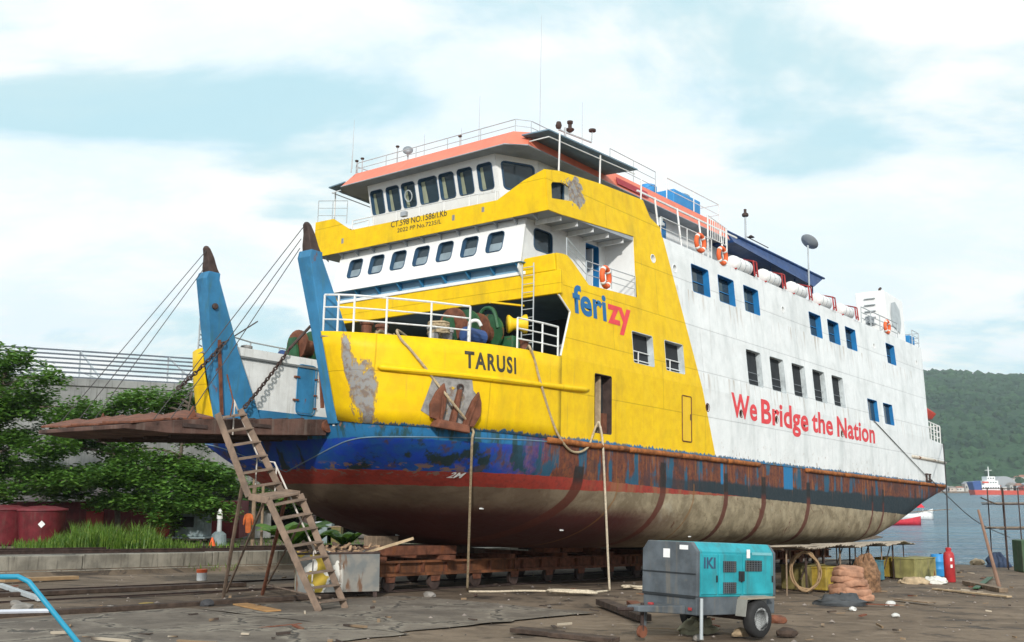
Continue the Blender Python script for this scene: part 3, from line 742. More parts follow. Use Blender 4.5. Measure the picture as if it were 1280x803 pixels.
# bow ramp
def ramp():
    top = [(-5.6, .23, -.18), (-8.3, .0, -.36), (-9.7, -.12, -.44), (-10.1, -.17, -.46), (-11.1, -.33, -.42)]
    mb = MB(); prev = None
    for i, (s, a, b) in enumerate(top):
        w0, w1 = (3.3, 7.5) if i < 4 else (3.55, 7.25)
        ids = [mb.vert((s, w0, b)), mb.vert((s, w1, b)), mb.vert((s, w1, a)), mb.vert((s, w0, a))]
        if prev:
            for k in range(4): mb.face((prev[k], prev[(k + 1) % 4], ids[(k + 1) % 4], ids[k]))
        else: mb.face(ids[::-1])
        prev = ids
    mb.face(prev)
    rampm = pm('ramp_rust', (.085, .045, .035), .85, var=.5, vs=2, streak=.5, dirt=(.16, .13, .11), bmp=.5)
    o = mb.build('bow_ramp', rampm, ferry, bevel=.015)
    for k in range(8):                                  # transverse tread bars
        s = -6.3 - k * .5; a = interp([(-9.7, -.12), (-5.6, .23)], s)
        MB().box(s - .03, s + .03, 3.4, 7.4, a, a + .035).build('tread_bar', rustdark, o)
    for k, (s0, s1, lift) in enumerate(((-9.9, -8.9, .24), (-11.0, -10.1, .16))):   # end flaps standing proud
        for j in range(3):
            t0 = 3.45 + j * 1.35
            z0 = interp([(-11.1, -.33), (-9.9, -.15), (-5.6, .23)], s0); z1 = interp([(-11.1, -.33), (-9.9, -.15), (-5.6, .23)], s1)
            MB().hexa([(s0, t0, z0 + .01), (s1, t0, z1 + .02), (s1, t0 + 1.2, z1 + lift), (s0, t0 + 1.2, z0 + .05), (s0, t0, z0 + .06), (s1, t0, z1 + .07), (s1, t0 + 1.2, z1 + lift + .06), (s0, t0 + 1.2, z0 + .1)]).build('end_flap', rusty, o, bevel=.01)
    for t in (3.28, 7.52):
        for s in (-7.6, -9.4): MB().box(s - .45, s + .2, t - .02, t + .02, interp([(-9.7, -.12), (-5.6, .23)], s) - .2, interp([(-9.7, -.12), (-5.6, .23)], s) - .12).build('side_slot', rustdark, o)
        MB().lathe([(.16, 0), (.16, .12)], (-5.62, t - .06, .05), (0, 1, 0), 12).build('hinge', rusty, o)
    for t in (3.5, 7.3):                                # lifting lugs
        MB().prism([(-9.6, t, -.15), (-9.3, t, -.12), (-9.45, t, .22)], (0, .05, 0)).build('lifting_lug', rusty, o)
    for k in range(4):                                  # girders below
        t = 3.9 + k * 1.0
        MB().hexa([(-9.7, t, -.52), (-5.7, t, -.3), (-5.7, t + .12, -.3), (-9.7, t + .12, -.52), (-9.7, t, -.43), (-5.7, t, -.17), (-5.7, t + .12, -.17), (-9.7, t + .12, -.43)]).build('ramp_girder', rustdark, o)
ramp()
def chain(name, a, b, sag, parent=None, link=.16, r=.022, mat=rustdark, up=Vector((0, 0, 1))):
    a = Vector(a); b = Vector(b); n = int((b - a).length / (link * .72)); mb = MB()
    for i in range(n):
        k = (i + .5) / n; p = a.lerp(b, k) - up * sag * 4 * k * (1 - k)
        d = ((b - a) - up * sag * 4 * (1 - 2 * k)).normalized(); x = d.orthogonal().normalized(); y = d.cross(x)
        if i % 2: x, y = y, x
        loop = [p + d * (link * .5 * math.cos(q)) + x * (link * .3 * math.sin(q)) for q in [2 * math.pi * j / 10 for j in range(10)]]
        mb.tube(loop, r, 5, True)
    return mb.build(name, mat, parent)
chain('ramp_chain', S(222, 486, 1, 7.35), (-5.9, 7.45, 2.55), .06, ferry)
MB().tube([(-5.9, 7.45, 2.55), S(322, 402, 1, 7.9)], .02, 5).build('ramp_chain', rustdark, ferry)
chain('ramp_chain', S(300, 516, 1, 7.3), S(362, 436, 1, 7.7), .06, ferry)
MB().tube([S(362, 436, 1, 7.7), S(388, 408, 1, 7.9)], .045, 6).build('ramp_chain', rustdark, ferry)
for sd in (0, 1):                                       # ramp wires down from the pillar heads
    t = 7.45 if sd else 3.35
    for k, (du, ds) in enumerate(((5.05, 0), (4.75, -.03), (4.5, -.05))):
        e = (-10.6 + .45 * k, t - .1 + .05 * k, -.2 + .05 * k)
        MB().tube([(-6.72 + ds, t, du), e], .011, 5).build('ramp_wire', wire, ferry)

# passenger deck front
MB().box(-.03, .09, .02, 10.78, 4.17, 4.86).build('front_band', shellm, ferry, bevel=.02)
for sd in (0, 1):
    q = [(0, .16), (0, 1.42), (0, 1.42), (0, .16)]
    pts = [(-.031, .2, 4.86), (-.031, 1.5, 4.86), (-.031, 1.36, 5.36), (-.031, .27, 5.38)]
    pts = [mir(p) for p in pts] if sd else pts
    MB().prism(pts, (.1, 0, 0)).build('front_bulwark', shellm, ferry, bevel=.03)
MB().box(.1, 32.8, .3, 10.5, 4.25, 4.6).build('passenger_deck', deckgrey, ferry)
MB().box(.09, 4.3, .28, 10.5, 4.2, 4.24).build('deck_soffit', soffitb, ferry)
MB().box(3.4, 3.5, .3, 10.5, .1, 4.2).build('garage_bulkhead', dark, ferry)
# white raked front with seven windows
def wf(t, u): return (-.30 + .24 * (u - 5.1), t, u)
FW = [(2.10 + 1.02 * i, 2.74 + 1.02 * i) for i in range(7)]
wf_out = [(1.30, 5.22), (9.5, 5.22), (9.42, 6.63), (1.38, 6.63)]
def lean(a, b): return [(x, y) for x, y in rrect(a, b, 5.68, 6.33, .12, 3)]
sheet(wf_out, [lean(a, b) for a, b in FW], wf).build('saloon_front', white_clean, ferry, solid=.05)
for a, b in FW:
    lp = lean(a, b)
    w = ring_band(MB(), [tuple(Vector(wf(x, y)) + Vector((-.05, 0, 0))) for x, y in lp], [tuple(Vector(wf(x, y)) + Vector((.1, 0, 0))) for x, y in rrect(a + .05, b - .05, 5.73, 6.28, .09, 3)]).build('saloon_window', teal_dark, ferry, solid=.02)
    sheet(lp, [], lambda x, y: tuple(Vector(wf(x, y)) + Vector((.07, 0, 0)))).build('pane', glass, w)
    sheet(rrect(a + .06, b - .06, 5.74, 5.98, .04, 2), [], lambda x, y: tuple(Vector(wf(x, y)) + Vector((.06, 0, 0)))).build('blind', blindm, w)
MB().poly([wf(1.3, 5.22), wf(9.5, 5.22), (.05, 9.5, 5.24), (.05, 1.3, 5.24)]).build('front_soffit', blue, ferry, solid=.02)
MB().box(-.06, .06, 1.3, 9.5, 4.87, 4.98).build('front_ledge', white_clean, ferry, bevel=.02)
MB().box(.02, .1, 1.3, 9.5, 4.9, 5.23).build('front_recess', pm('recess_blue', (.20, .36, .50), .6, var=.1, bmp=0), ferry)
for i in range(9):
    t = 1.5 + i * .98
    MB().prism([(-.26, t, 5.21), (.01, t, 5.22), (.01, t, 4.985), (-.06, t, 4.985)], (0, .03, 0)).build('front_bracket', blue, ferry)
# alcove: inner wall, window, door, back wall
def inw(s, u): return (s, 1.42 + .02 * (u - 5), u)
aw = rrect(.5, 1.42, 5.78, 6.44, .14, 3); adr = rrect(3.25, 4.0, 4.62, 6.58, .05, 2)
sheet([(-.25, 5.05), (.1, 4.6), (4.4, 4.6), (4.4, 6.95), (.06, 6.63)], [aw, adr], inw).build('alcove_wall', white, ferry, solid=.04)
w = ring_band(MB(), [tuple(Vector(inw(x, y)) + Vector((0, -.04, 0))) for x, y in aw], [tuple(Vector(inw(x, y)) + Vector((0, .05, 0))) for x, y in aw]).build('alcove_window', teal_dark, ferry, solid=.03)
sheet(aw, [], lambda x, y: tuple(Vector(inw(x, y)) + Vector((0, .04, 0)))).build('pane', glass, w)
w = ring_band(MB(), [tuple(Vector(inw(x, y)) + Vector((0, -.02, 0))) for x, y in adr], [tuple(Vector(inw(x, y)) + Vector((0, .3, 0))) for x, y in adr]).build('alcove_door', blue_win, ferry, solid=.02)
MB().poly([(3.2, 1.78, 4.6), (4.05, 1.78, 4.6), (4.05, 1.78, 6.6), (3.2, 1.78, 6.6)]).build('doorway', dark, w)
MB().box(3.72, 3.78, 1.5, 1.74, 4.65, 6.5).build('door_leaf', white, w)
MB().poly([(4.4, .25, 4.6), (4.4, 1.46, 4.6), (4.4, 1.48, 6.93), (4.4, .36, 6.9)]).build('alcove_back_wall', white_clean, ferry, solid=.04)
for sd in (0, 1):
    f = mir if sd else (lambda p: p)
    if sd: MB().poly([f((0, 1.42, 4.6)), f((4.4, 1.42, 4.6)), f((4.4, 1.46, 6.95)), f((0, 1.46, 6.63))]).build('alcove_wall', white, ferry, solid=.04)
# bridge deck with the yellow brow in front
MB().hexa([(-.27, .35, 6.64), (13, .37, 6.9), (13, 10.43, 6.9), (-.27, 10.45, 6.64), (-.27, .35, 6.72), (13, .37, 7.1), (13, 10.43, 7.1), (-.27, 10.45, 6.72)]).build('bridge_deck', soffit, ferry)
MB().box(13, 33.4, .42, 10.38, 6.95, 7.15).build('boat_deck', deckgrey, ferry)
for i in range(5):
    s = .5 + i * .85; MB().box(s, s + .06, .45, 1.4, 6.5 + .02 * s, 6.68 + .02 * s).build('deck_beam', white, ferry)
def brow(t, u): return (-.3 - .02 * (u - 6.6), t, u)
sheet([(.33, 6.6), (10.47, 6.6), (10.42, 7.86), (9.5, 7.84), (8.6, 7.3), (2.2, 7.22), (1.2, 7.64), (.43, 7.85)], [], brow).build('bridge_brow', shellm, ferry, solid=.05)
for i in range(13):
    t = .9 + i * .76; MB().prism([(-.26, t, 6.62), (.0, t, 6.63), (.0, t, 6.45)], (0, .03, 0)).build('brow_bracket', soffit, ferry)
# marks on the brow
for t, u in ((9.0, 7.0), (3.95, 6.98), (2.75, 7.05)): MB().box(-.335, -.31, t - .06, t + .06, u - .11, u + .08).build('brow_plate', primer, ferry, bevel=.01)

# wheelhouse
curtm = pm('curtain_cloth', (.30, .33, .24), .9, bmp=0)
def whf(t, u): return (.42 - .26 * (u - 7.3), t, u)
WHW = [(7.85, .30), (7.10, .30), (6.38, .30), (5.50, .41), (4.68, .32), (3.90, .31), (3.08, .30)]
hs = [rrect(c - h, c + h, 7.86, 8.66, .1, 3) for c, h in WHW]
sheet([(2.62, 6.9), (8.24, 6.9), (8.24, 8.95), (2.62, 8.95)], hs, whf).build('wheelhouse_front', white_clean, ferry, solid=.05)
for (c, h), lp in zip(WHW, hs):
    w = ring_band(MB(), [tuple(Vector(whf(x, y)) + Vector((-.05, 0, 0))) for x, y in lp], [tuple(Vector(whf(x, y)) + Vector((.1, 0, 0))) for x, y in rrect(c - h + .04, c + h - .04, 7.9, 8.62, .07, 3)]).build('wheelhouse_window', teal_dark, ferry, solid=.02)
    sheet(lp, [], lambda x, y: tuple(Vector(whf(x, y)) + Vector((.08, 0, 0)))).build('pane', glass, w)
    sheet([(c + h * .35, 7.9), (c + h * .88, 7.9), (c + h * .88, 8.6), (c + h * .5, 8.6)], [], lambda x, y: tuple(Vector(whf(x, y)) + Vector((.07, 0, 0)))).build('curtain', curtm, w)
    if abs(c - 6.38) < .1:
        MB().tube([tuple(Vector(whf(c + .16 * math.cos(a), 8.22 + .18 * math.sin(a))) + Vector((-.07, 0, 0))) for a in [2 * math.pi * k / 16 for k in range(16)]], .02, 5, True).build('clear_view_screen', railg, w)
for sd in (0, 1):
    f = (lambda p: mir(p)) if sd else (lambda p: p)
    def cw(k, u): return f((lerp(.42 - .26 * (u - 7.3), 1.45 - .1 * (u - 7.3), k), lerp(2.62, 1.95, k), u))
    lp = rrect(.12, .9, 7.84, 8.68, .1, 3)
    sheet([(0, 6.9), (1, 6.9), (1, 8.95), (0, 8.95)], [lp], cw).build('wheelhouse_corner', white_clean, ferry, solid=.04)
    w = sheet(lp, [], cw).build('wheelhouse_window', glass, ferry)
    MB().tube([tuple(cw(x, y)) for x, y in lp], .04, 6, True).build('window_frame', teal_dark, w)
    hw = [rrect(1.75, 2.7, 7.84, 8.66, .1, 3), rrect(6.6, 7.5, 7.5, 8.4, .1, 3)]
    MBs = sheet([(1.3, 6.9), (12.8, 6.9), (12.8, 8.95), (1.3, 8.95)], hw, lambda s, u: f((s, 1.95, u)))
    MBs.build('wheelhouse_side', white, ferry, solid=.04)
    for lp2 in hw:
        w = sheet(lp2, [], lambda s, u: f((s, 1.98, u))).build('wheelhouse_window', glass, ferry)
        MB().tube([f((x, 1.94, y)) for x, y in lp2], .035, 6, True).build('window_frame', teal_dark, w)
    dr = MB().prism([f((x, 1.9, y)) for x, y in rrect(8.5, 9.15, 7.1, 8.75, .08, 2)], f((0, 0, 0)) and (0, .03 if not sd else -.03, 0)).build('wheelhouse_door', blue_win, ferry)
# roof with sloped orange fascia
topl = [(0, 1.9), (0, 9.1 - .2), (.4, 9.3), (13, 9.3), (13, 1.5), (.4, 1.5)]
botl = [(-.52, 1.8), (-.52, 9.0), (-.05, 9.5), (13.1, 9.5), (13.1, 1.3), (-.05, 1.3)]
rb = MB(); rb.poly([(s, t, 9.44) for s, t in topl]); ring_band(rb, [(s, t, 9.44) for s, t in topl], [(s, t, 8.87) for s, t in botl])
rf = rb.build('roof', salmon, ferry, bevel=.0)
MB().poly([(s, t, 8.875) for s, t in botl]).build('roof_soffit', soffit, rf)
MB().prism([(4.9, 1.36, 9.22), (6.9, 1.36, 9.22), (6.9, 1.30, 8.98), (4.9, 1.30, 8.98)], (0, -.02, 0)).build('name_board', pm('board_red', (.36, .035, .05), .6, bmp=0), rf)
MB().tube([(s, t, 8.86) for s, t in botl], .025, 5, True).build('gutter', soffit, rf)
def railing(name, pts, h, n, r, mat, every=1.2, pr=None, parent=None, skip=()):
    P = [Vector(p) for p in pts]; mb = MB(); up = Vector((0, 0, 1))
    for k in range(n): mb.tube([p + up * h * (k + 1) / n for p in P], r if k == n - 1 else r * .75, 5)
    o = mb.build(name, mat, parent or ferry)
    for a, b in zip(P, P[1:]):
        m = max(1, round((b - a).length / every))
        for i in range(m + (1 if (b - P[-1]).length < 1e-6 else 0)):
            q = a.lerp(b, i / m); MB().tube([q, q + up * h], (pr or r), 5).build('post', mat, o)
    return o
railing('roof_railing', [(8, 9.2, 9.44), (.3, 9.2, 9.44), (.1, 8.9, 9.44), (.1, 1.9, 9.44), (.5, 1.6, 9.44), (3.0, 1.55, 9.44)], .42, 2, .016, railg, 1.3)
railing('roof_railing', [(4.9, 1.6, 9.44), (7.9, 1.6, 9.44)], .85, 3, .016, railg, 1.2)
railing('roof_railing', [(8.7, 1.6, 9.44), (12.8, 1.6, 9.44), (12.8, 4.5, 9.44)], .85, 2, .022, railw, 1.7)
# bridge wing canopies
for sd in (0, 1):
    f = mir if sd else (lambda p: p)
    mb = MB().hexa([f(p) for p in ((.0, .55, 9.18), (4.5, .25, 9.14), (4.3, 1.5, 9.14), (-.1, 1.5, 9.18), (.0, .55, 9.22), (4.5, .25, 9.18), (4.3, 1.5, 9.18), (-.1, 1.5, 9.22))])
    c = mb.build('wing_canopy', soffitb, ferry)
    fr = MB(); fr.tube([f((.05, 1.3, 9.0)), f((.1, .62, 9.02)), f((4.45, .32, 9.0))], .018, 5); fr.build('canopy_frame', railw, c)
    for s, b in ((.42, 7.98), (2.6, 8.18), (5.05, 8.3)):
        MB().tube([f((s, .47, b)), f((s, .45, 9.18 if s < 5 else 9.0))], .028, 6).build('canopy_post', railw, c)
    railing('wing_railing', [f((-.28, 3.0 if not sd else 3.0, 7.24)), f((-.28, 2.2, 7.22))], .3, 1, .018, railw, 1, parent=ferry)
railing('brow_railing', [(-.28, 8.6, 7.3), (-.28, 2.3, 7.22)], .34, 1, .022, railw, 1.05)
railing('starboard_wing_railing', [(-.28, 10.4, 7.86), (-.28, 8.9, 7.6)], .8, 3, .016, railg, .7)
MB().box(-.34, -.2, 6.05, 6.28, 7.38, 7.55).build('searchlight', soffit, ferry, bevel=.02)
# alcove railing
railing('alcove_railing', [(.6, .28, 5.35), (1.6, .26, 4.85), (4.35, .26, 4.9)], .62, 3, .018, railg, 1.3)
# front ladder from the mooring deck
lad = MB()
for t in (.92, 1.34): lad.tube([(-.12, t, 2.3), (-.12, t, 4.7), (-.14, t, 5.15)], .02, 5)
lo = lad.build('front_ladder', railg, ferry)
for k in range(11): MB().tube([(-.12, .92, 2.55 + .25 * k), (-.12, 1.34, 2.55 + .25 * k)], .013, 5).build('rung', railg, lo)

# promenade posts under the fascia, aft house, blue canopy
for s in (6.75, 8.3, 9.9, 11.6): MB().tube([(s, .75, 7.2), (s, .95, 8.9)], .035, 6).build('promenade_post', railw, ferry)
MB().beam((5.6, .95, 8.86), (13, .95, 8.86), .05, .06).build('promenade_beam', railw, ferry)
MB().box(7.2, 7.75, 1.2, 1.6, 7.12, 7.9).build('deck_locker', blue_win, ferry, bevel=.02)
MB().lathe([(.16, 0), (.16, .1), (.09, .14), (.09, .3)], (6.95, .85, 7.9), (0, 0, 1), 10).build('fan_head', railg, ferry)
railing('promenade_railing', [(6.3, .45, 7.27), (9.9, .43, 7.27)], .75, 2, .018, railw, 1.8)
br = MB()
for k in range(9): br.tube([(9.9 + k * .17, .55, 8.15), (9.9 + k * .17, .55, 8.95 - .02 * k)], .015, 5)
br.tube([(9.8, .55, 8.97), (11.4, .55, 8.78)], .02, 5); br.tube([(9.8, .55, 8.15), (11.4, .55, 8.12)], .02, 5); br.tube([(9.85, .55, 7.2), (9.85, .55, 8.97)], .03, 5); br.tube([(11.35, .55, 7.2), (11.35, .55, 8.8)], .03, 5)
br.build('stair_railing', railw, ferry)
MB().box(12.9, 16.6, 2.2, 8.6, 7.1, 8.8).build('aft_house', white, ferry)
cb = MB(); a = [(13.2, 1.5, 9.27), (23.1, 1.5, 9.24), (23.1, 9.3, 9.24), (13.2, 9.3, 9.27)]; b = [(13.4, 1.25, 8.83), (21.6, 1.35, 8.55), (21.6, 9.45, 8.55), (13.4, 9.55, 8.83)]
cb.poly(a); ring_band(cb, a, b); cb.poly(b); cn = cb.build('aft_canopy', navy, ferry)
MB().tube([(13.1, 1.48, 9.28), (23.15, 1.48, 9.25)], .05, 6).build('canopy_ridge', navy, cn)
for s in (17.5, 20, 22): MB().tube([(s, 1.6, 7.15), (s, 1.6, 8.75)], .035, 6).build('canopy_post', navy, cn)
# tanks and antennas on the roof
tk = MB().box(10.3, 12.4, 2.2, 4.2, 9.44, 10.42).build('roof_tank', tankblue, ferry, bevel=.04)
MB().tube(smoothpath([(11.6, 2.6, 10.4), (11.6, 2.6, 10.62), (12.2, 2.6, 10.66), (12.3, 2.6, 10.3)], 4), .04, 6).build('vent_pipe', railg, tk)
MB().lathe([(.3, 0), (.33, .1), (.33, .42), (.28, .5)], (8.2, 2.1, 9.44), (0, 0, 1), 16).build('roof_drum', tankblue, ferry, smooth=True)
ms = MB().tube([(5.6, 4, 9.44), (5.6, 4, 11.8)], .05, 6).build('radar_mast', railg, ferry)
MB().beam((5.2, 4, 11.6), (7.3, 4, 11.75), .05, .05).build('cross_arm', railg, ms); MB().beam((4.9, 4.5, 11.2), (6.5, 3.6, 11.15), .1, .08).build('radar_scanner', railg, ms)
MB().lathe([(.07, 0), (.16, .08), (.16, .12), (.07, .16), (.07, .3), (.11, .34), (.11, .42)], (5.9, 4, 11.72), (0, 0, 1), 10).build('navigation_lamp', rustdark, ms)
MB().tube([(7.3, 4, 11.75), (7.35, 4, 12.2)], .025, 5).build('lamp_stem', railg, ms); MB().lathe([(.14, 0), (.14, .08)], (7.35, 4, 12.2), (0, 0, 1), 8).build('lamp', rustdark, ms)
MB().lathe([(.09, 0), (.12, .1), (.08, .24)], (5.2, 4, 11.65), (0, 0, 1), 10).build('lamp', rustdark, ms)
for px, y0, y1, t in ((677, 20, 170, 5), (600, 120, 200, 6), (443, 150, 225, 8.6), (728, 128, 180, 3.5), (440, 195, 225, 8.9), (531, 168, 205, 6.5), (577, 160, 195, 6)):
    a = S(px, y1, 1, t); a.z = 9.44 if a.z > 9 else a.z; b = S(px, y0, 1, t)
    a = Vector((b.x, t, 9.44)); MB().tube([a, (a.x, t, b.z)], [.02, .006], 5).build('whip_antenna', railg, ferry)
dm = MB().lathe([(.02, 0), (.12, .03), (.17, .07), (.18, .08)], S(510, 190, 0, .6), (-.7, -.6, .3), 14).build('roof_dish', soffit, ferry, smooth=True)
c = S(510, 190, 0, .6); MB().tube([(c.x, c.y, 9.4), tuple(c)], .03, 5).build('stand', railg, dm)
for px, py in ((446, 203), (453, 200), (497, 185), (575, 172)):
    q = S(px, py, 0, .5); b = MB().tube([(q.x, q.y, 9.42), tuple(q)], .025, 5).build('roof_lamp', railg, ferry); MB().lathe([(.04, 0), (.07, .04), (.06, .07)], q, (0, 0, 1), 8).build('lamp_head', rustdark, b)
ds = MB().tube([(20.9, 1.3, 7.1), (20.9, 1.3, 10.35)], .04, 6).build('dish_pole', railg, ferry)
MB().lathe([(.02, 0), (.25, .05), (.42, .13), (.43, .14), (.25, .08), (.02, .02)], (20.95, 1.3, 10.45), (.70, -.28, .8), 20).build('satellite_dish', dish_g, ds, smooth=True)
am = MB().tube([(16.4, 2.2, 9.2), (16.4, 2.2, 10.9)], .05, 6).build('signal_mast', railg, ferry)
MB().lathe([(.06, 0), (.14, .04), (.14, .14), (.06, .2), (.06, .35)], (16.4, 2.2, 10.75), (0, 0, 1), 10).build('mast_lamp', rustdark, am); MB().beam((16.4, 2.2, 9.9), (18.2, 2.0, 9.75), .03, .03).build('gaff', rustdark, am)
MB().lathe([(.03, 0), (.16, .1)], (16.7, 2.1, 10.0), (0, 0, -1), 8).build('horn', rustdark, am)
# liferaft cradles
RAFT = [12.4, 15.0, 17.7, 20.4, 23.1]
cradles = []
for i, s in enumerate(RAFT):
    cr = MB()
    for ds in (.75, 1.02):
        cr.tube([(s + ds, .28, 7.27), (s + ds - .08, .30, 7.85), (s + ds - .08, .78, 8.0), (s + ds, .85, 7.25)], .035, 5)
    cr.tube([(s + .67, .3, 7.85), (s + .94, .3, 7.85)], .03, 5); cr.tube([(s + .7, .28, 7.4), (s + 1.0, .28, 7.4)], .03, 5)
    cr.tube([(s - .75, .3, 7.27), (s - .75, .85, 7.27)], .035, 5); cr.box(s - .8, s + .95, .45, .7, 7.16, 7.30)
    cr.build('raft_cradle', redframe, ferry)
# aft rail and funnels
railing('boat_deck_railing', [(24.9, .42, 7.27), (30.0, .42, 7.27)], .8, 3, .025, railg, 1.2)
railing('boat_deck_railing', [(32.3, .42, 7.27), (33.5, .45, 7.27), (33.5, 10.3, 7.27)], .8, 3, .025, railg, 1.2)
bx = MB().box(26.5, 26.9, .5, .8, 7.55, 7.9).build('light_box', soffit, ferry, bevel=.01); MB().tube([(26.7, .65, 7.15), (26.7, .65, 7.55)], .04, 5).build('post', railg, bx)
MB().box(32.5, 33.3, .6, 1.4, 7.2, 7.85).build('deck_box', tankblue, ferry, bevel=.03)
for sd in (0, 1):
    f = mir if sd else (lambda p: p)
    A = [(29.3, .6, 7.1), (31.9, .6, 7.1), (31.9, 2.2, 7.1), (29.3, 2.2, 7.1)]; Bq = [(29.15, .75, 9.72), (32.1, .75, 9.62), (32.1, 2.25, 9.62), (29.15, 2.25, 9.72)]
    fn = MB().hexa([f(p) for p in A + Bq]).build('funnel', white_clean, ferry, bevel=.05)
    lv = sheet([(29.9, 8.0), (31.0, 7.7), (31.35, 8.3), (31.3, 9.0), (30.7, 9.35), (30.1, 9.2), (29.85, 8.6)], [], lambda s, u: f((s, .57 + .06 * (u - 7.1), u))).build('louvre', railg, fn, solid=.01)
    for k in range(5): MB().box(29.1 - .03, 29.2, *sorted((f((0, 1.2, 0))[1], f((0, 1.75, 0))[1])), 8.0 + .33 * k, 8.04 + .33 * k).build('rung', railg, fn)
    for s, t in ((29.9, 1.2), (31.1, 1.5)): MB().tube([f((s, t, 9.6)), f((s, t, 9.95)), f((s + .15, t, 10.02))], .07, 8).build('exhaust', rustdark, fn)
# stern deck
railing('stern_railing', [(33.1, .1, 2.33), (35.2, .1, 2.22), (35.2, 10.7, 2.22)], .95, 3, .035, railw, .6)
MB().box(32.9, 35.2, .1, 10.7, 2.15, 2.22).build('stern_deck', deckgrey, ferry)
for s in (32.0, 32.5): MB().lathe([(.09, 0), (.09, .32), (.12, .34), (.12, .4)], (s, -.02, .1), (0, 0, 1), 10).build('bollard', rustdark, ferry)
MB().tube([(31.9, -.05, .12), (32.7, -.05, .12)], .05, 6).build('bollard_base', rustdark, ferry)

# mooring gear on the fore deck
def windlass(f):
    root = MB().box(-2.6, .1, 1.6, 2.7, 2.3, 2.5)
    root.v = [f(p) for p in root.v]
    o = root.build('windlass', green, ferry)
    def disc(s, r, w, m, t=2.1, u=3.1):
        k = MB().lathe([(r * .3, 0), (r, .01), (r, w), (r * .3, w + .01)], (s, t, u), (1, 0, 0), 20); k.v = [f(p) for p in k.v]; return k.build('flange', m, o)
    k = MB().lathe([(.26, 0), (.26, 1.9)], (-2.3, 2.1, 3.05), (1, 0, 0), 16); k.v = [f(p) for p in k.v]; k.build('drum', rusty, o)
    for s, r, m in ((-2.3, .48, rusty), (-1.75, .52, green), (-1.3, .5, rusty), (-.75, .55, green)): disc(s, r, .1, m)
    for s in (-2.5, -.5):
        k = MB().prism([(s, 1.75, 2.5), (s, 2.45, 2.5), (s, 2.25, 3.3), (s, 1.95, 3.3)], (.1, 0, 0)); k.v = [f(p) for p in k.v]; k.build('side_frame', green, o)
    k = MB().lathe([(.22, 0), (.22, .7)], (-2.4, 1.5, 2.75), (1, 0, 0), 14); k.v = [f(p) for p in k.v]; k.build('motor', bluem, o)
    k = MB().tube(smoothpath([(-.75, 1.7, 3.2), (-.75, 1.9, 3.75), (-.75, 2.3, 3.78), (-.75, 2.6, 3.2)], 5), .06, 6); k.v = [f(p) for p in k.v]; k.build('chain_guard', green, o)
    k = MB().lathe([(.26, 0), (.27, .05), (.17, .18), (.17, .34), (.28, .5), (.29, .56), (.2, .58), (.12, .45)], (-.45, 1.6, 3.35), (.75, -.65, .05), 18); k.v = [f(p) for p in k.v]; k.build('warping_head', ypaint, o, smooth=True)
    k = MB().beam((-.9, 1.9, 3.95), (.15, 1.5, 3.98), .12, .05); k.v = [f(p) for p in k.v]; k.build('brake_lever', ypaint, o)
    k = MB().box(-.5, .1, 1.35, 1.9, 2.3, 3.0); k.v = [f(p) for p in k.v]; k.build('gear_case', green, o, bevel=.05)
    k = MB().lathe([(.16, 0), (.12, .1), (.12, .4), (.17, .5)], (-.55, .9, 2.31), (0, 0, 1), 12); k.v = [f(p) for p in k.v]; k.build('roller', rusty, o)
windlass(lambda p: tuple(p)); windlass(mir)
def bitts(f, s, t, m):
    o = None
    for d in (0, .55):
        k = MB().lathe([(.14, 0), (.14, .42), (.18, .45), (.18, .52), (.1, .55)], f((s + d, t, 2.3)), (0, 0, 1), 12)
        if o is None: o = k.build('bitts', m, ferry)
        else: k.build('bollard', m, o)
    return o
bitts(lambda p: p, -4.9, 2.75, rusty); bitts(lambda p: p, -3.4, 1.75, primer); bitts(mir, -4.6, 1.9, primer); bitts(lambda p: p, .9, .55, primer)
MB().tube(smoothpath([(-2.75, 1.05, 2.3), (-2.75, 1.05, 2.9), (-2.7, 1.0, 3.02), (-2.58, .9, 3.03), (-2.5, .85, 2.9)], 5), .05, 8).build('gooseneck_vent', railw, ferry, smooth=True)
# railings on the bulwark top (port runs, then starboard)
i0 = 3
rp = [Bp[i] + Vector((0.05, .06, 0)) for i in range(len(Bp))]
q = [S(403, 412, 1, 3.0), S(430, 413, 1, 2.4)]
railing('bow_railing', [rp[1], rp[6], rp[10], rp[15], rp[20], rp[24]], .95, 3, .028, railw, 1.25)
railing('bow_railing', [rp[29], rp[32], Vector((-.05, .08, 2.33))], .85, 3, .028, railw, .8)
rs = [Vector(mir(p)) for p in rp]
railing('bow_railing', [rs[i] for i in (2, 6, 12, 18, 26, 34)], .95, 3, .028, railg, 1.3)
MB().tube([(0, .02, 2.36), (.55, .1, 3.72), (.02, .13, 4.15)], .03, 5).build('opening_rim', railw, ferry)

# anchor in its worn hawse plate
nrm = snap_n(-3.75, .9)
o = sheet([(-4.35, 1.3), (-4.1, 1.42), (-3.85, 1.36), (-3.7, 1.42), (-3.35, 1.34), (-3.3, 1.05), (-3.05, .8), (-3.1, .5), (-3.2, .22), (-3.6, .12), (-4.1, .15), (-4.3, .3), (-4.55, .45), (-4.45, .9)], [], lambda s, u: tuple(snap(s, u, .03))).build('hawse_plate', primer, ferry, solid=.03)
an = MB(); P = lambda s, u, k=.12: tuple(snap(s, u, k))
RA = R(-9); AC = (-3.78, .42)
def Q(x, z, k=.12): return P(AC[0] + x * math.cos(RA) - z * math.sin(RA), AC[1] + x * math.sin(RA) + z * math.cos(RA), k)
anch = MB().hexa([Q(-.07, -.3, .08), Q(.07, -.3, .08), Q(.07, -.3, .26), Q(-.07, -.3, .26), Q(-.05, .62, .03), Q(.05, .62, .03), Q(.05, .62, .16), Q(-.05, .62, .16)]).build('anchor', rusty, ferry, bevel=.02)
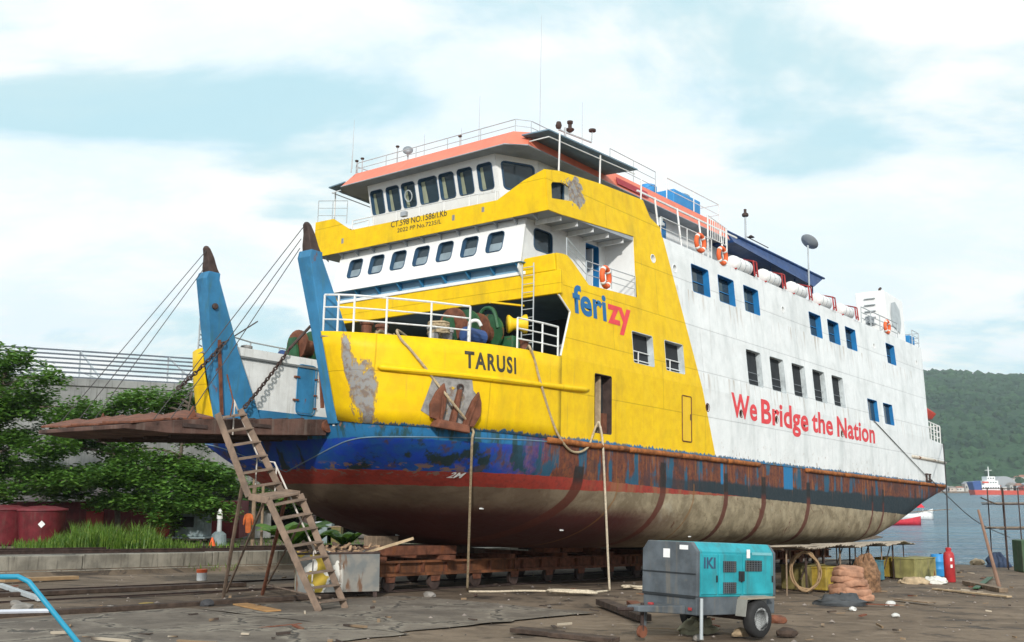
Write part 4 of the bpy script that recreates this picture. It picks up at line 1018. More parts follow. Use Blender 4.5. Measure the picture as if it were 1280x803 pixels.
MB().hexa([Q(-.5, -.42, .08), Q(.5, -.42, .08), Q(.42, -.42, .42), Q(-.42, -.42, .42), Q(-.42, -.2, .08), Q(.42, -.2, .08), Q(.36, -.2, .36), Q(-.36, -.2, .36)]).build('crown', rusty, anch, bevel=.04)
for sg in (-1, 1):
    k0, k1 = .12, .26
    o_ = [(.26, -.25), (.56, -.22), (.66, .1), (.60, .42), (.46, .68), (.34, .42), (.28, .1)]
    MB().prism([Q(sg * x, z, k0) for x, z in o_], tuple(nrm * .10)).build('fluke', rusty, anch, bevel=.02)
    MB().hexa([Q(sg * .30, -.2, .2), Q(sg * .36, -.2, .2), Q(sg * .36, -.2, .3), Q(sg * .30, -.2, .3), Q(sg * .44, .5, .2), Q(sg * .46, .5, .2), Q(sg * .46, .5, .24), Q(sg * .44, .5, .24)]).build('fluke_rib', rusty, anch)
MB().tube([Q(.07 * math.cos(a), .68 + .07 * math.sin(a), .09) for a in [2 * math.pi * k / 12 for k in range(12)]], .03, 6, True).build('shackle', rustdark, anch)

# lettering
def letters(txt, fn, x0, x1, y0, y1, mat, parent=ferry, bold=0, space=1.0, name='lettering', capy=None, th=0):
    cu = bpy.data.curves.new('txt', 'FONT'); cu.body = txt; cu.offset = bold; cu.space_character = space; cu.resolution_u = 4
    ob = bpy.data.objects.new('txt', cu); col.objects.link(ob)
    me = bpy.data.meshes.new_from_object(ob, depsgraph=bpy.context.evaluated_depsgraph_get())
    bpy.data.objects.remove(ob)
    bm = bmesh.new(); bm.from_mesh(me)
    bmesh.ops.subdivide_edges(bm, edges=[e for e in bm.edges if e.calc_length() > .25], cuts=1); bmesh.ops.triangulate(bm, faces=bm.faces)
    xs = [v.co.x for v in bm.verts]; ys = [v.co.y for v in bm.verts]; a, b, c, d = min(xs), max(xs), min(ys), max(ys)
    for v in bm.verts: v.co = Vector(fn(x0 + (x1 - x0) * (v.co.x - a) / (b - a), y0 + (y1 - y0) * (v.co.y - c) / (d - c)))
    bmesh.ops.recalc_face_normals(bm, faces=bm.faces)
    bm.to_mesh(me); bm.free(); me.materials.clear(); me.materials.append(mat)
    o = bpy.data.objects.new(name, me); col.objects.link(o); o.parent = parent; return o
def sidel(s, u): p = side3(s, u); return (p[0], p[1] - .033, p[2])
letters('feri', sidel, .70, 2.46, 3.72, 4.60, blue_let, bold=.03, space=1.02)
letters('zy', sidel, 2.52, 3.86, 3.44, 4.32, red_let, bold=.03, space=1.0)
for wd, x0, x1, lo in (('We', 913.7, 946, 1.53), ('Bridge', 950.7, 1010, 1.22), ('the', 1013.7, 1040.5, 1.53), ('Nation', 1045, 1092.5, 1.53)):
    letters(wd, sidel, S(x0, 520, 1, 0).x, S(x1, 540, 1, 0).x, lo, 2.42, red_let, bold=.026, space=1.03)
letters('TARUSI', lambda s, u: tuple(snap(s, u, .03)), -3.55, -1.92, 1.60, 2.06, black_paint, bold=.035, space=1.22)
letters('CT.598 NO.1586/I.Kb', lambda x, u: tuple(Vector(brow(12 - x, u)) + Vector((-.03, 0, 0))), 12 - 6.68, 12 - 4.22, 7.07, 7.28, black_paint, bold=.01)
letters('2022 PP No.7235/L', lambda x, u: tuple(Vector(brow(12 - x, u)) + Vector((-.03, 0, 0))), 12 - 6.38, 12 - 4.45, 6.86, 7.0, black_paint, bold=.01)
letters('2M', lambda s, u: tuple(snap(s, u, .02)), -3.0, -2.7, -1.14, -1.0, white_clean, bold=.02)
for px, py in ((602, 636), (497, 669), (702, 663), (862, 671)):
    q = hit(px, py, .03); MB().beam(q - Vector((.09, 0, 0)), q + Vector((.09, 0, 0)), .03, .045).build('zinc_anode', white, ferry, bevel=.02)
# ------------------------------------------------------------ things on board the ferry
def onship(o):                                          # keep as top-level but in ship coordinates
    o.matrix_world = SHIPM @ o.matrix_world if o.matrix_world != Matrix.Identity(4) else SHIPM.copy(); return o
def ship_thing(name, label, cat, at, group=None):
    o = thing(name, label, cat, group=group); o.matrix_world = SHIPM @ Matrix.Translation(at); return o
where = ['nearest the bow, beside the orange ring buoys', 'second from the bow end of the raft row', 'third, beside the dish pole', 'fourth of the raft row counted from the bow', 'last of the raft row, nearest the stern railing']
for i, s in enumerate(RAFT):
    r = ship_thing('liferaft_canister', 'white liferaft canister in a red cradle, ' + where[i], 'liferaft', (s, .58, 7.55), 'liferafts along the port rail')
    MB().lathe([(.12, -.72), (.24, -.7), (.30, -.6), (.30, .6), (.24, .7), (.12, .72)], (0, 0, 0), (1, 0, 0), 18).build('shell', white_clean, r, smooth=True)
    for x in (-.42, 0, .42): MB().lathe([(.305, -.02), (.312, 0), (.305, .02)], (x, 0, 0), (1, 0, 0), 18).build('strap', soffit, r)
    MB().lathe([(.303, -.012), (.318, 0), (.303, .012)], (.06, 0, 0), (0, 0, 1), 18).build('seam', white, r)
    MB().box(-.6, .6, -.18, .18, -.33, -.26).build('saddle', soffit, r)
def lifebuoy(label, M):
    r = thing('lifebuoy', label, 'lifebuoy', group='orange ring buoys on the ferry'); r.matrix_world = SHIPM @ M
    ring = [(.29 * math.cos(a), .29 * math.sin(a), 0) for a in [2 * math.pi * k / 24 for k in range(24)]]
    MB().tube(ring, .085, 9, True).build('ring', buoy, r, smooth=True)
    for a in (45, 135, 225, 315):
        c = [( .29 * math.cos(R(a + d)), .29 * math.sin(R(a + d)), 0) for d in (-8, 0, 8)]
        MB().tube(c, .09, 9).build('band', buoyw, r, smooth=True)
    return r
def bm_(at, ax, az=0): return Matrix.Translation(at) @ Matrix.Rotation(R(ax), 4, 'X') @ Matrix.Rotation(R(az), 4, 'Y')
lifebuoy('orange ring buoy hanging on the alcove railing beside the blue letters', bm_((2.55, .2, 5.15), 90, 12))
lifebuoy('orange ring buoy upright on the promenade rail below the roof tank', bm_((8.95, .38, 7.68), 90, 0))
lifebuoy('orange ring buoy leaning on the white side just ahead of the rafts', bm_((10.6, .36, 7.55), 90, 0))
lifebuoy('orange ring buoy on the stern railing in front of the funnel', bm_((28.3, .36, 7.62), 90, 0))
rb = ship_thing('rescue_boat', 'small orange covered rescue boat slung at the stern above the rail', 'boat', (34.0, .6, 3.5))
MB().hexa([(-.75, -.3, 0), (.75, -.25, 0), (.75, .6, 0), (-.75, .6, 0), (-.95, -.5, .5), (1.0, -.45, .35), (1.0, .9, .35), (-.95, .9, .5)]).build('hull', pm('boat_orange', (.55, .06, .03), .5, bmp=0), rb, bevel=.06)
MB().hexa([(-.9, -.45, .5), (.95, -.4, .36), (.95, .85, .36), (-.9, .85, .5), (-.7, -.2, .68), (.7, -.2, .55), (.7, .6, .55), (-.7, .6, .68)]).build('cover', redframe, rb, bevel=.05)
MB().tube([(0, 1.0, -1.3), (0, 1.0, 1.0), (0, .2, 1.2), (0, .2, .6)], .05, 6).build('davit', railg, rb)

# ropes over the bow
def rope_thing(name, label, pts, r, m, n=6, closed=False):
    o = MB().tube([tuple(p) for p in smoothpath(pts, n, closed)], r, 7, closed).build(name, m, smooth=True); return tag(o, label, 'rope')
g1 = ground_at(584, 740); g2 = ground_at(762, 740)
q = [SHIPM @ Vector(p) for p in [(-4.45, 1.7, 2.40), hit(499, 420, .02) + Vector((.04, .12, .16)), hit(501, 424, .06), hit(512, 436, .06), hit(530, 458, .10), hit(545, 478, .05), hit(565, 503, .35), hit(590, 536, .12), hit(590, 552, .16)]]
tp = q[-1]; q += [tp.lerp(g1, .3) + Vector((0, -.05, 0)), tp.lerp(g1, .7), g1 + Vector((0, 0, .05))]
rope_thing('mooring_rope', 'tan rope slung over the bow, crossing the anchor and dropping to the ground', q, .035, rope)
q = [SHIPM @ Vector(p) for p in [(-.6, .9, 2.36), (-1.0, .4, 2.5), hit(662, 434, .06), hit(668, 450, .05), hit(676, 480, .10), hit(688, 520, .05), hit(700, 548, .14), hit(716, 565, .10), hit(734, 560, .12), hit(744, 535, .08), hit(747, 528, .02)]]
rope_thing('mooring_rope', 'tan rope hanging in a slack loop from the fore deck to the side door', q, .035, rope)
a = SHIPM @ hit(748, 527, .06); b = SHIPM @ hit(753, 550, .16)
rope_thing('mooring_rope', 'pale rope hanging straight from the side door to the ground', [a, b, b.lerp(g2, .4) + Vector((0, -.06, 0)), b.lerp(g2, .8), g2 + Vector((0, 0, .04))], .035, ropew)
gr = [ground_at(px, py) + Vector((0, 0, .03)) for px, py in ((586, 741), (620, 741), (660, 740), (700, 741), (735, 742), (760, 740))]
rope_thing('mooring_rope', 'pale rope stretched along the ground between the two hanging ropes', gr, .03, ropew)
def coil(name, label, c, rx, ry, n, m, r=.03, seed=1):
    rn = random.Random(seed); pts = []
    for k in range(n * 10):
        a = 2 * math.pi * k / 10; f = rn.uniform(.55, 1.05)
        x = c.x + rx * f * math.cos(a + .3 * rn.random()); y = c.y + ry * f * math.sin(a)
        pts.append((x, y, gz(x, y) + .03 + .05 * rn.random() + .012 * k / 10))
    return tag(MB().tube([tuple(p) for p in smoothpath(pts, 3)], r, 6).build(name, m, smooth=True), label, 'rope')
coil('rope_coil', 'heap of pale rope lying flat on the ground under the hull', ground_at(712, 744), .75, .35, 6, ropew, .03, 3)
coil('rope_coil', 'small loose bunch of rope on the ground left of the compressor', ground_at(795, 737), .45, .25, 4, ropew, .03, 5)
rn = random.Random(9); pts = []
for k in range(60):
    a = k * .9; pts.append((-5.0 + 1.6 * rn.random() * (1 if k % 2 else .6), 2.55 - .3 * rn.random(), 2.36 + .2 * rn.random()))
o = MB().tube([tuple(p) for p in smoothpath(pts, 2)], .035, 6).build('rope_heap', rope); o.matrix_world = SHIPM; tag(o, 'tangled tan rope heaped on the fore deck behind the bow rail', 'rope')
pts = [(-3.2 + .32 * math.cos(a) * (1 - .002 * k), 1.75 + .25 * math.sin(a), 2.62 + .006 * k + .04 * rn.random()) for k, a in [(k, k * .55) for k in range(60)]]
o = MB().tube([tuple(p) for p in smoothpath(pts, 2)], .035, 6).build('rope_turns', rope); o.matrix_world = SHIPM; tag(o, 'tan rope wound on the grey bollards at the bow', 'rope')

# ------------------------------------------------------------ slip carriage and blocks
car = thing('slip_carriage', 'rusty steel slip carriage carrying the ferry on wheels', 'carriage'); car.matrix_world = SHIPM @ Matrix.Translation((0, 0, GU))
girdm = pm('girder_rust', (.16, .06, .025), .85, var=.5, vs=1.5, streak=.8, dirt=(.04, .025, .02), bmp=.5)
for t in (4.1, 6.7):
    for k, (a, b) in enumerate(((-3.4, 3.2), (3.25, 9.9), (9.95, 16.6), (16.65, 23.3), (23.35, 29))):
        o = MB(); o.box(a, b, t - .16, t + .16, .42, .50); o.box(a, b, t - .03, t + .03, .5, .78); o.box(a, b, t - .16, t + .16, .78, .84)
        g = o.build('girder', girdm if (k + (t > 5)) % 2 == 0 else rusty, car)
        n = 7
        for j in range(n):
            s = lerp(a + .3, b - .3, j / (n - 1)); MB().box(s - .02, s + .02, t - .15, t - .035, .5, .78).build('web_stiffener', rusty, g)
for k in range(12):
    s = -3.2 + k * 2.8; MB().box(s, s + .25, 3.6, 7.2, .845, .98).build('cross_beam', rusty, car)
for k in range(17):
    for t in (4.1, 6.7):
        s = -2.4 + k * 1.85
        w = MB().lathe([(.1, -.07), (.24, -.07), (.24, -.05), (.2, -.04), (.2, .07), (.1, .07)], (s, t, .245), (0, 1, 0), 18).build('wheel', rustdark, car)
        MB().prism([(s - .16, t - .12, .25), (s + .16, t - .12, .25), (s + .2, t - .12, .415), (s - .2, t - .12, .415)], (0, .03, 0)).build('wheel_bracket', rusty, w)
    
bs = [(-3.1, 3.85, 2.0, .26, 'long rust-stained timber on the front of the carriage girder', rusty), (-1.0, 3.95, 1.3, .26, 'second timber along the carriage girder, behind the hanging rope', rusty),
      (.9, 4.6, .8, .3, 'dark timber block between the carriage and the keel', woodd), (4.3, 3.7, .9, .26, 'rusty steel block with white marks under the bilge', rusty), (5.4, 3.75, 1.2, .24, 'red-brown block beside the marked one under the bilge', rusty),
      (7.6, 4.2, .8, .3, 'square block under the hull just left of the compressor', rusty), (-1.9, 5.1, .9, .5, 'weathered round-edged block under the forefoot', wood)]
for i, (s, t, l, h, lab, m) in enumerate(bs):
    o = MB().box(0, l, 0, .55, 0, h).build('keel_block', m, bevel=.03); o.matrix_world = SHIPM @ Matrix.Translation((s, t, GU + .985)); tag(o, lab, 'block', 'blocks under the hull')
for i, (s, t, l, h, a, lab) in enumerate(((4.6, 3.7, 1.0, .16, 5, 'rusty plate lying on top of the marked block under the bilge'), (5.75, 3.8, .8, .14, -6, 'short rusty bar resting on the red-brown block'))):
    o = MB().box(0, l, 0, .4, 0, h).build('keel_block', rusty, bevel=.03); o.matrix_world = SHIPM @ Matrix.Translation((s, t, GU + .985 + .265)) @ Matrix.Rotation(R(a), 4, 'Z'); tag(o, lab, 'block', 'blocks under the hull')
for s in (1.5, 6.5, 11.5, 16.5, 21.5):
    o = MB().box(0, .5, 0, 2.2, 0, .155).build('keel_block', woodd); o.matrix_world = SHIPM @ Matrix.Translation((s, 4.3, GU + .982)); tag(o, 'dark timber crosswise under the keel, %s counted from the bow' % {1.5: 'first', 6.5: 'second', 11.5: 'third', 16.5: 'fourth', 21.5: 'fifth'}[s], 'block', 'keel timbers in shadow')
# white paint marks on blocks
# slip rails
for t in (4.1, 6.7, 9.6):
    o = MB(); o.box(-40, 41, t - .07, t + .07, 0, .02); o.box(-40, 41, t - .015, t + .015, .02, .035); o.box(-40, 41, t - .035, t + .035, .035, .045)
    r = o.build('slip_rail', rustdark); r.matrix_world = SHIPM @ Matrix.Translation((0, 0, GU - .005)); tag(r, {4.1: 'worn steel slip rail nearest the camera', 6.7: 'middle steel slip rail under the ferry', 9.6: 'far steel slip rail beside the quay'}[t], 'rail')
for t, lab in ((3.55, 'near dark timber sleeper edge along the slip rail'), (8.2, 'far dark timber sleeper edge between the slip rails')):
    o = MB().box(-40, -4, 0, .3, -.02, .09).build('sleeper_beam', woodd, bevel=.02); o.matrix_world = SHIPM @ Matrix.Translation((0, t, GU)); tag(o, lab, 'timber')

# ------------------------------------------------------------ quay on the far side of the slip
conc = pm('old_concrete', (.24, .225, .19), .9, var=.35, vs=1.2, streak=.8, dirt=(.06, .055, .045), bmp=.5, bs=8)
qy = thing('quay_wall', 'low stained concrete quay wall along the far side of the slip', 'wall'); qy.matrix_world = SHIPM @ Matrix.Translation((0, 15.4, GU))
for k in range(16):
    a = -40 + k * 5; MB().box(a, a + 4.97, 0, 1.2, -.3, .60 + .02 * (k % 3)).build('wall_block', conc, qy, bevel=.03)
MB().box(-40, 40, -.12, -.002, -.3, .14).build('footing', conc, qy, bevel=.03)
for t, lab in ((16.0, 'rusty crane rail along the edge of the concrete quay'), (17.6, 'rusty crane rail behind the quay edge, before the grass')):
    o = MB(); o.box(-40, 40, -.05, .05, 0, .02); o.box(-40, 40, -.015, .015, .02, .1); o.box(-40, 40, -.035, .035, .1, .13)
    r = o.build('crane_rail', rustdark); r.matrix_world = SHIPM @ Matrix.Translation((0, t, GU + .63)); tag(r, lab, 'rail')

# ------------------------------------------------------------ boarding stair
st = thing('boarding_stair', 'weathered wooden stair in two flights leaning against the bow ramp', 'stair')
st.matrix_world = SHIPM.copy()
stw = pm('stair_wood', (.19, .135, .10), .85, var=.3, vs=3, streak=.4, dirt=(.1, .08, .07), rust=.1, bmp=.35)
def on_plane(px, py, A, B):                             # vertical plane through A and B (ship coords)
    d = Vector((B[0] - A[0], B[1] - A[1], 0)); n = Vector((-d.y, d.x, 0)).normalized()
    r = sray(px, py); k = n.dot(Vector(A) - CAMS) / n.dot(r); return CAMS + r * k
gl = SHIPI @ ground_at(399, 765); gr_ = SHIPI @ ground_at(432, 761)
tl = S(272, 517, 1, 3.15); tr = S(300, 512, 1, 3.15)
Lp = [gl] + [on_plane(px, py, gl, tl) for px, py in ((336, 626), (311, 621), (272, 517))]
Rp = [gr_] + [on_plane(px, py, gr_, tr) for px, py in ((375, 618), (352, 615), (300, 512))]
for P in (Lp, Rp):
    n = Vector((-(P[-1].y - P[0].y), P[-1].x - P[0].x, 0)).normalized()
    for a, b in zip(P, P[1:]): MB().beam(a, b, .05, .15).build('stringer', stw, st, bevel=.01)
for (i, n) in ((0, 8), (2, 6)):
    for k in range(n):
        f = (k + .6) / n; a = Lp[i].lerp(Lp[i + 1], f); b = Rp[i].lerp(Rp[i + 1], f)
        d = Vector((Lp[-1].x - Lp[0].x, Lp[-1].y - Lp[0].y, 0)).normalized()
        MB().hexa([tuple(v) for v in (a - d * .11, b - d * .11, b + d * .11, a + d * .11, a - d * .11 + Vector((0, 0, .03)), b - d * .11 + Vector((0, 0, .03)), b + d * .11 + Vector((0, 0, .03)), a + d * .11 + Vector((0, 0, .03)))]).build('tread', stw, st)
up = Vector((0, 0, .04))
for k in range(3):
    a0, a1 = Lp[1].lerp(Lp[2], k / 3), Lp[1].lerp(Lp[2], (k + .92) / 3); b0, b1 = Rp[1].lerp(Rp[2], k / 3), Rp[1].lerp(Rp[2], (k + .92) / 3)
    MB().hexa([a0, b0, b1, a1, a0 + up, b0 + up, b1 + up, a1 + up]).build('landing_board', stw, st)
hr = pm('handrail_paint', (.5, .46, .42), .7, var=.2, rust=.25, bmp=0)
hp = [on_plane(px, py, gr_, tr) for px, py in ((395, 692), (343, 578), (325, 576), (292, 500))]
MB().tube([hp[0], hp[1], hp[2], hp[3]], .022, 6).build('handrail', hr, st)
for f, i in ((.05, 0), (.95, 0), (.1, 2), (.95, 2)):
    a = hp[i].lerp(hp[i + 1], f) if i + 1 < len(hp) else hp[i]; b = Vector((a.x, a.y, a.z - .75)); MB().tube([a, b], .018, 5).build('handrail_post', hr, st)
a = on_plane(288, 520, gl, tl); MB().tube([a, a + Vector((.05, 0, .35)), a + Vector((-.1, .1, .95))], .018, 5).build('handrail', rusty, st)
def leg(px, py, top, m=stw, r=.045):
    g = SHIPI @ ground_at(px, py); MB().tube([g, top], r, 6).build('leg', m, st)
leg(279, 747, Lp[2].lerp(Lp[3], .18)); leg(328, 743, Rp[1].lerp(Rp[2], .7), rusty); leg(283, 741, Lp[1].lerp(Lp[2], .2), stw, .03); leg(330, 738, Rp[0].lerp(Rp[1], .85), stw, .03)
a = SHIPI @ ground_at(330, 738); MB().tube([a + Vector((0, 0, .15)), gl + Vector((0, 0, .3))], .03, 5).build('brace', stw, st)

# ------------------------------------------------------------ steel bin under the bow
bp = ground_at(420, 745); bn = thing('steel_bin', 'grey steel bin with peeling white and yellow paint under the bow', 'bin', bp, math.atan2(AL.y, AL.x) - R(38))
binm, nt, b = newmat('bin_paint'); p = nt.obj(); n1 = nt.noise(p, 2.2, 5, .6); n2 = nt.noise(p, 3.0, 2, .4)
c = nt.mix(nt.step(n1, .4, .6), (.13, .14, .14), (.20, .19, .17)); sx = nt.sep(p)
c = nt.mix(nt.mul(nt.step(nt.noise(p, 2.6, 3), .50, .52), nt.step(sx[0], .15, .05)), c, (.62, .60, .55)); c = nt.mix(nt.mul(nt.step(n2, .53, .56), nt.step(sx[0], -.1, -.3)), c, (.45, .31, .03)); c = nt.mix(nt.step(nt.noise(nt.vmul(p, (2, 2, .5)), 2, 5), .58, .66), c, (.12, .06, .03))
nt.put(b.inputs['Base Color'], c); b.inputs['Roughness'].default_value = .7
for nm, bx in (('front_panel', (-1.05, 1.05, -.6, -.57, .15, 1.12)), ('back_panel', (-1.05, 1.05, .57, .6, .15, 1.12)), ('side_panel', (-1.05, -1.02, -.57, .57, .15, 1.12)), ('side_panel', (1.02, 1.05, -.57, .57, .15, 1.12)), ('floor_panel', (-1.02, 1.02, -.57, .57, .15, .18))):
    MB().box(*bx).build(nm, binm, bn)
for x in (-.95, .95):
    for y in (-.5, .5): MB().box(x - .05, x + .05, y - .05, y + .05, 0, .149).build('foot', rustdark, bn)
MB().tube([(-1.05, -.6, 1.12), (1.05, -.6, 1.12), (1.05, .6, 1.12), (-1.05, .6, 1.12)], .03, 6, True).build('rim', rustdark, bn)
rn = random.Random(21); mb = MB()
for k in range(90):
    x, y, z = rn.uniform(-.9, .9), rn.uniform(-.5, .5), rn.uniform(.95, 1.3) - .1 * abs(rn.random()); a = rn.uniform(0, 3.14); l = rn.uniform(.1, .5)
    mb.beam((x, y, z), (x + l * math.cos(a), y + .5 * l * math.sin(a), z + rn.uniform(-.1, .15)), rn.uniform(.03, .12), rn.uniform(.015, .06))
rubm, nt, b = newmat('rubbish'); p = nt.obj(); nt.put(b.inputs['Base Color'], nt.mix(nt.step(nt.noise(p, 4, 2), .4, .6), (.12, .08, .06), (.42, .28, .17))); b.inputs['Roughness'].default_value = .9
o = stuff(mb.build('rubbish', rubm)); o.matrix_world = Matrix.Translation(bp) @ Matrix.Rotation(math.atan2(AL.y, AL.x) - R(38), 4, 'Z'); tag(o, 'loose scraps of wood and packing heaped in the steel bin', 'rubbish')
a = PD(455, 692, bp.y); b_ = PD(517, 673, bp.y + .1); tag(MB().beam(a, b_, .07, .07).build('wooden_batten', woodp), 'pale wooden batten sticking out of the steel bin', 'timber')

# ------------------------------------------------------------ towed compressor
teal = pm('generator_teal', (.02, .31, .37), .5, var=.2, streak=.7, dirt=(.05, .17, .18), rust=.08, bmp=.1, bs=6)
gg = pm('generator_grey', (.085, .10, .115), .55, var=.3, streak=.7, dirt=(.16, .14, .11), rust=.06, bmp=.15, bs=5)
ang = math.atan2(AL.y, AL.x) - R(11)
wp = ground_at(941, 797)
gen = thing('towed_compressor', 'teal and grey towed air compressor on a two-wheel trailer', 'compressor')
Rz = Matrix.Rotation(ang, 4, 'Z') @ Matrix.Rotation(R(3.2), 4, 'Y')
offs = Rz.to_3x3() @ Vector((.42, -.66, 0)); gen.matrix_world = Matrix.Translation(wp - offs) @ Rz
X0, X1, Y0, Y1, Z0, Z1 = -1.2, 1.15, -.66, .66, .58, 1.70
body = MB()
prof = [(Y0, Z0 + .16), (Y0, Z1 - .16), (Y0 + .13, Z1), (Y1 - .13, Z1), (Y1, Z1 - .16), (Y1, Z0 + .16)]
MB().prism([(X0, y, z) for y, z in prof], (.09, 0, 0)).build('end_panel', gg, gen, bevel=.02)
MB().prism([(X1 - .07, y, z) for y, z in prof], (.07, 0, 0)).build('end_panel', gg, gen, bevel=.02)
MB().prism([(X0 + .09, Y0 + .01 if y == Y0 else y, z) for y, z in prof], (X1 - X0 - .16, 0, 0)).build('canopy', teal, gen, bevel=.015)
for a, b in ((X0 + .10, X0 + .58), (X0 + .6, X0 + 1.3), (X0 + 1.32, X1 - .09)):
    d = MB().box(a + .01, b - .01, Y0 - .012, Y0 + .02, Z0 + .2, Z1 - .2).build('side_door', teal, gen, bevel=.012)
    if a > X0 + .2:
        for k, (x0, x1, z0, z1) in enumerate(((a + .12, a + .5, 1.18, 1.38), (a + .12, a + .5, .8, 1.0)) if a < 0 else ((a + .06, a + .56, 1.2, 1.4),)):
            v = MB().box(x0, x1, Y0 - .02, Y0 + .005, z0, z1).build('louvre', dark, d)
            for j in range(5): MB().box(x0, x1, Y0 - .035, Y0 - .02, z0 + .02 + j * .04, z0 + .03 + j * .04).build('slat', gg, v)
            for j in range(6): MB().box(x0 + j * (x1 - x0) / 6, x0 + j * (x1 - x0) / 6 + .012, Y0 - .04, Y0 - .022, z0, z1).build('slat', gg, v)
    MB().box(b - .06, b - .03, Y0 - .03, Y0 - .01, 1.0, 1.12).build('latch', dark, d)
MB().box(-.02, .14, Y0 - .03, Y0 - .012, 1.02, 1.2).build('control_panel', dark, gen)
letters('IKI', lambda x, z: (x, Y0 - .016, z), X0 + .17, X0 + .5, 1.24, 1.44, teal_dark, gen, bold=.03)
MB().box(X0 + 1.42, X0 + 1.52, Y0 - .018, Y0 - .013, 1.44, 1.6).build('sticker', white_clean, gen)
MB().box(X0 + 1.58, X1 - .15, Y0 - .018, Y0 - .013, 1.5, 1.55).build('sticker', pm('sticker_pale', (.2, .5, .55), .5, bmp=0), gen)
MB().box(X0 - .004, X0 - .001, -.02, .14, 1.4, 1.56).build('sticker', white_clean, gen); MB().box(X0 - .004, X0 - .001, -.45, -.25, 1.56, 1.64).build('sticker', white_clean, gen)
MB().box(X0 - .02, X0 - .002, Y0 + .03, Y1 - .03, 1.13, 1.15).build('panel_seam', dark, gen)
MB().box(X0 - .02, X0 - .002, Y0 + .03, Y1 - .03, .72, .76).build('panel_seam', dark, gen)
MB().box(X0 + .02, X1 - .02, Y0 + .02, Y1 - .02, .42, Z0 + .16).build('skirt', gg, gen, bevel=.015)
MB().box(.02, .82, Y0 - .03, Y0 + .02, .55, .76).build('mudguard', pm('mudguard_grey', (.2, .2, .19), .7, rust=.1), gen, bevel=.03)
MB().prism([(.0, Y0 - .2, .70), (.85, Y0 - .2, .72), (.85, Y0 + .02, .72), (.0, Y0 + .02, .70)], (0, 0, .03)).build('mudguard_top', pm('mudguard_tan', (.3, .26, .2), .8), gen)
MB().prism([(.0, Y0 - .2, .70), (-.06, Y0 - .2, .4), (-.06, Y0 + .02, .4), (.0, Y0 + .02, .70)], (-.02, 0, 0)).build('mudguard_front', pm('mudguard_front_grey', (.24, .24, .22), .7), gen)
for y in (Y0 - .10, Y1 + .10):
    sg = 1 if y > 0 else -1
    w = MB().lathe([(.2, -.1), (.31, -.1), (.345, -.06), (.345, .06), (.31, .1), (.2, .1)], (.42, y, .345), (0, 1, 0), 28).build('wheel', black, gen, smooth=True)
    MB().lathe([(.04, .03), (.05, .09), (.12, .075), (.15, .04), (.205, .06), (.21, .1), (.195, .1)], (.42, y, .345), (0, sg, 0), 24).build('rim', white, w, smooth=True)
    for k in range(6): MB().lathe([(.018, .06), (.018, .085)], (.42 + .09 * math.cos(k * 1.047), y, .345 + .09 * math.sin(k * 1.047)), (0, sg, 0), 6).build('wheel_nut', rustdark, w)
MB().beam((.42, Y0 - .05, .345), (.42, Y1 + .05, .345), .1, .1).build('axle', rustdark, gen)
MB().hexa([(-2.15, -.14, .46), (-1.2, -.4, .42), (-1.2, .4, .42), (-2.15, .14, .46), (-2.15, -.14, .56), (-1.2, -.4, .58), (-1.2, .4, .58), (-2.15, .14, .56)]).build('drawbar', gg, gen, bevel=.02)
MB().tube(smoothpath([(-2.15, 0, .5), (-2.35, 0, .5), (-2.42, .06, .5), (-2.36, .12, .5)], 4), .035, 7).build('tow_eye', rustdark, gen)
MB().box(-1.72, -1.64, -.05, .05, .56, .61).build('red_lamp', redframe, gen, bevel=.02); MB().box(-1.215, -1.203, -.55, -.47, .5, .55).build('red_lamp', redframe, gen)
MB().tube([(-1.12, Y0 - .04, .02), (-1.12, Y0 - .04, .72)], .03, 7).build('jack_leg', railg, gen)
MB().tube([(-1.9, 0, .12), (-1.9, 0, .6)], .035, 7).build('jockey_stem', rustdark, gen); MB().lathe([(.05, -.03), (.11, -.03), (.11, .03), (.05, .03)], (-1.9, 0, .11), (0, 1, 0), 14).build('jockey_wheel', rusty, gen)
MB().beam((-1.65, .2, .02), (-1.62, .2, .5), .09, .05).build('prop_post', gg, gen)

# ------------------------------------------------------------ low shed beside the stern
shm = pm('sheet_roof', (.34, .29, .23), .85, var=.35, vs=2, rust=.3, rs=1.5, bmp=.3)
sh = thing('low_shed', 'low lean-to of worn sheets on posts beside the stern', 'shed'); sh.matrix_world = SHIPM @ Matrix.Translation((0, 0, GU))
corners = [(6.2, -3.9), (22.5, -2.0)]
NB = 9
def edge(s): return lerp(-3.75, -1.9, (s - 6.2) / 17)
def rz_(s): return 1.38 + .05 * math.sin(s * 1.3)
for k in range(NB):
    a = 5.9 + k * 1.85; b = a + 1.95; rows = []
    n = 26
    for j in range(n + 1):
        s = lerp(a, b, j / n); cz = .025 * math.sin(j * math.pi / 1.5) + (.012 if k % 2 else 0)
        rows.append([(s, edge(s) - .35 + random.uniform(-.04, .04), rz_(s) + cz + .05 * mnoise.noise(Vector((s, 0, 3)))), (s, edge(s) + 2.0, rz_(s) - .12 + cz)])
    MB().grid(rows).build('roof_sheet', shm, sh, solid=.012)
for k in range(9):
    s = 6.3 + k * 1.95
    for dt, h in ((0, rz_(s) + .02), (1.8, rz_(s) - .12)): MB().tube([(s, edge(s) + dt, -.02), (s + random.uniform(-.05, .05), edge(s) + dt, h - .035)], .035 if k % 2 else .025, 6).build('post', wood if k % 3 == 0 else rustdark, sh)
MB().beam((6, edge(6), 1.34), (22.6, edge(22.6), 1.34), .06, .08).build('eaves_beam', woodd, sh)
for k in range(4): MB().beam((8 + k * 3.6, edge(8 + k * 3.6) + .1, .4), (9.6 + k * 3.6, edge(9.6 + k * 3.6) + .2, 1.3), .03, .04).build('brace', rustdark, sh)
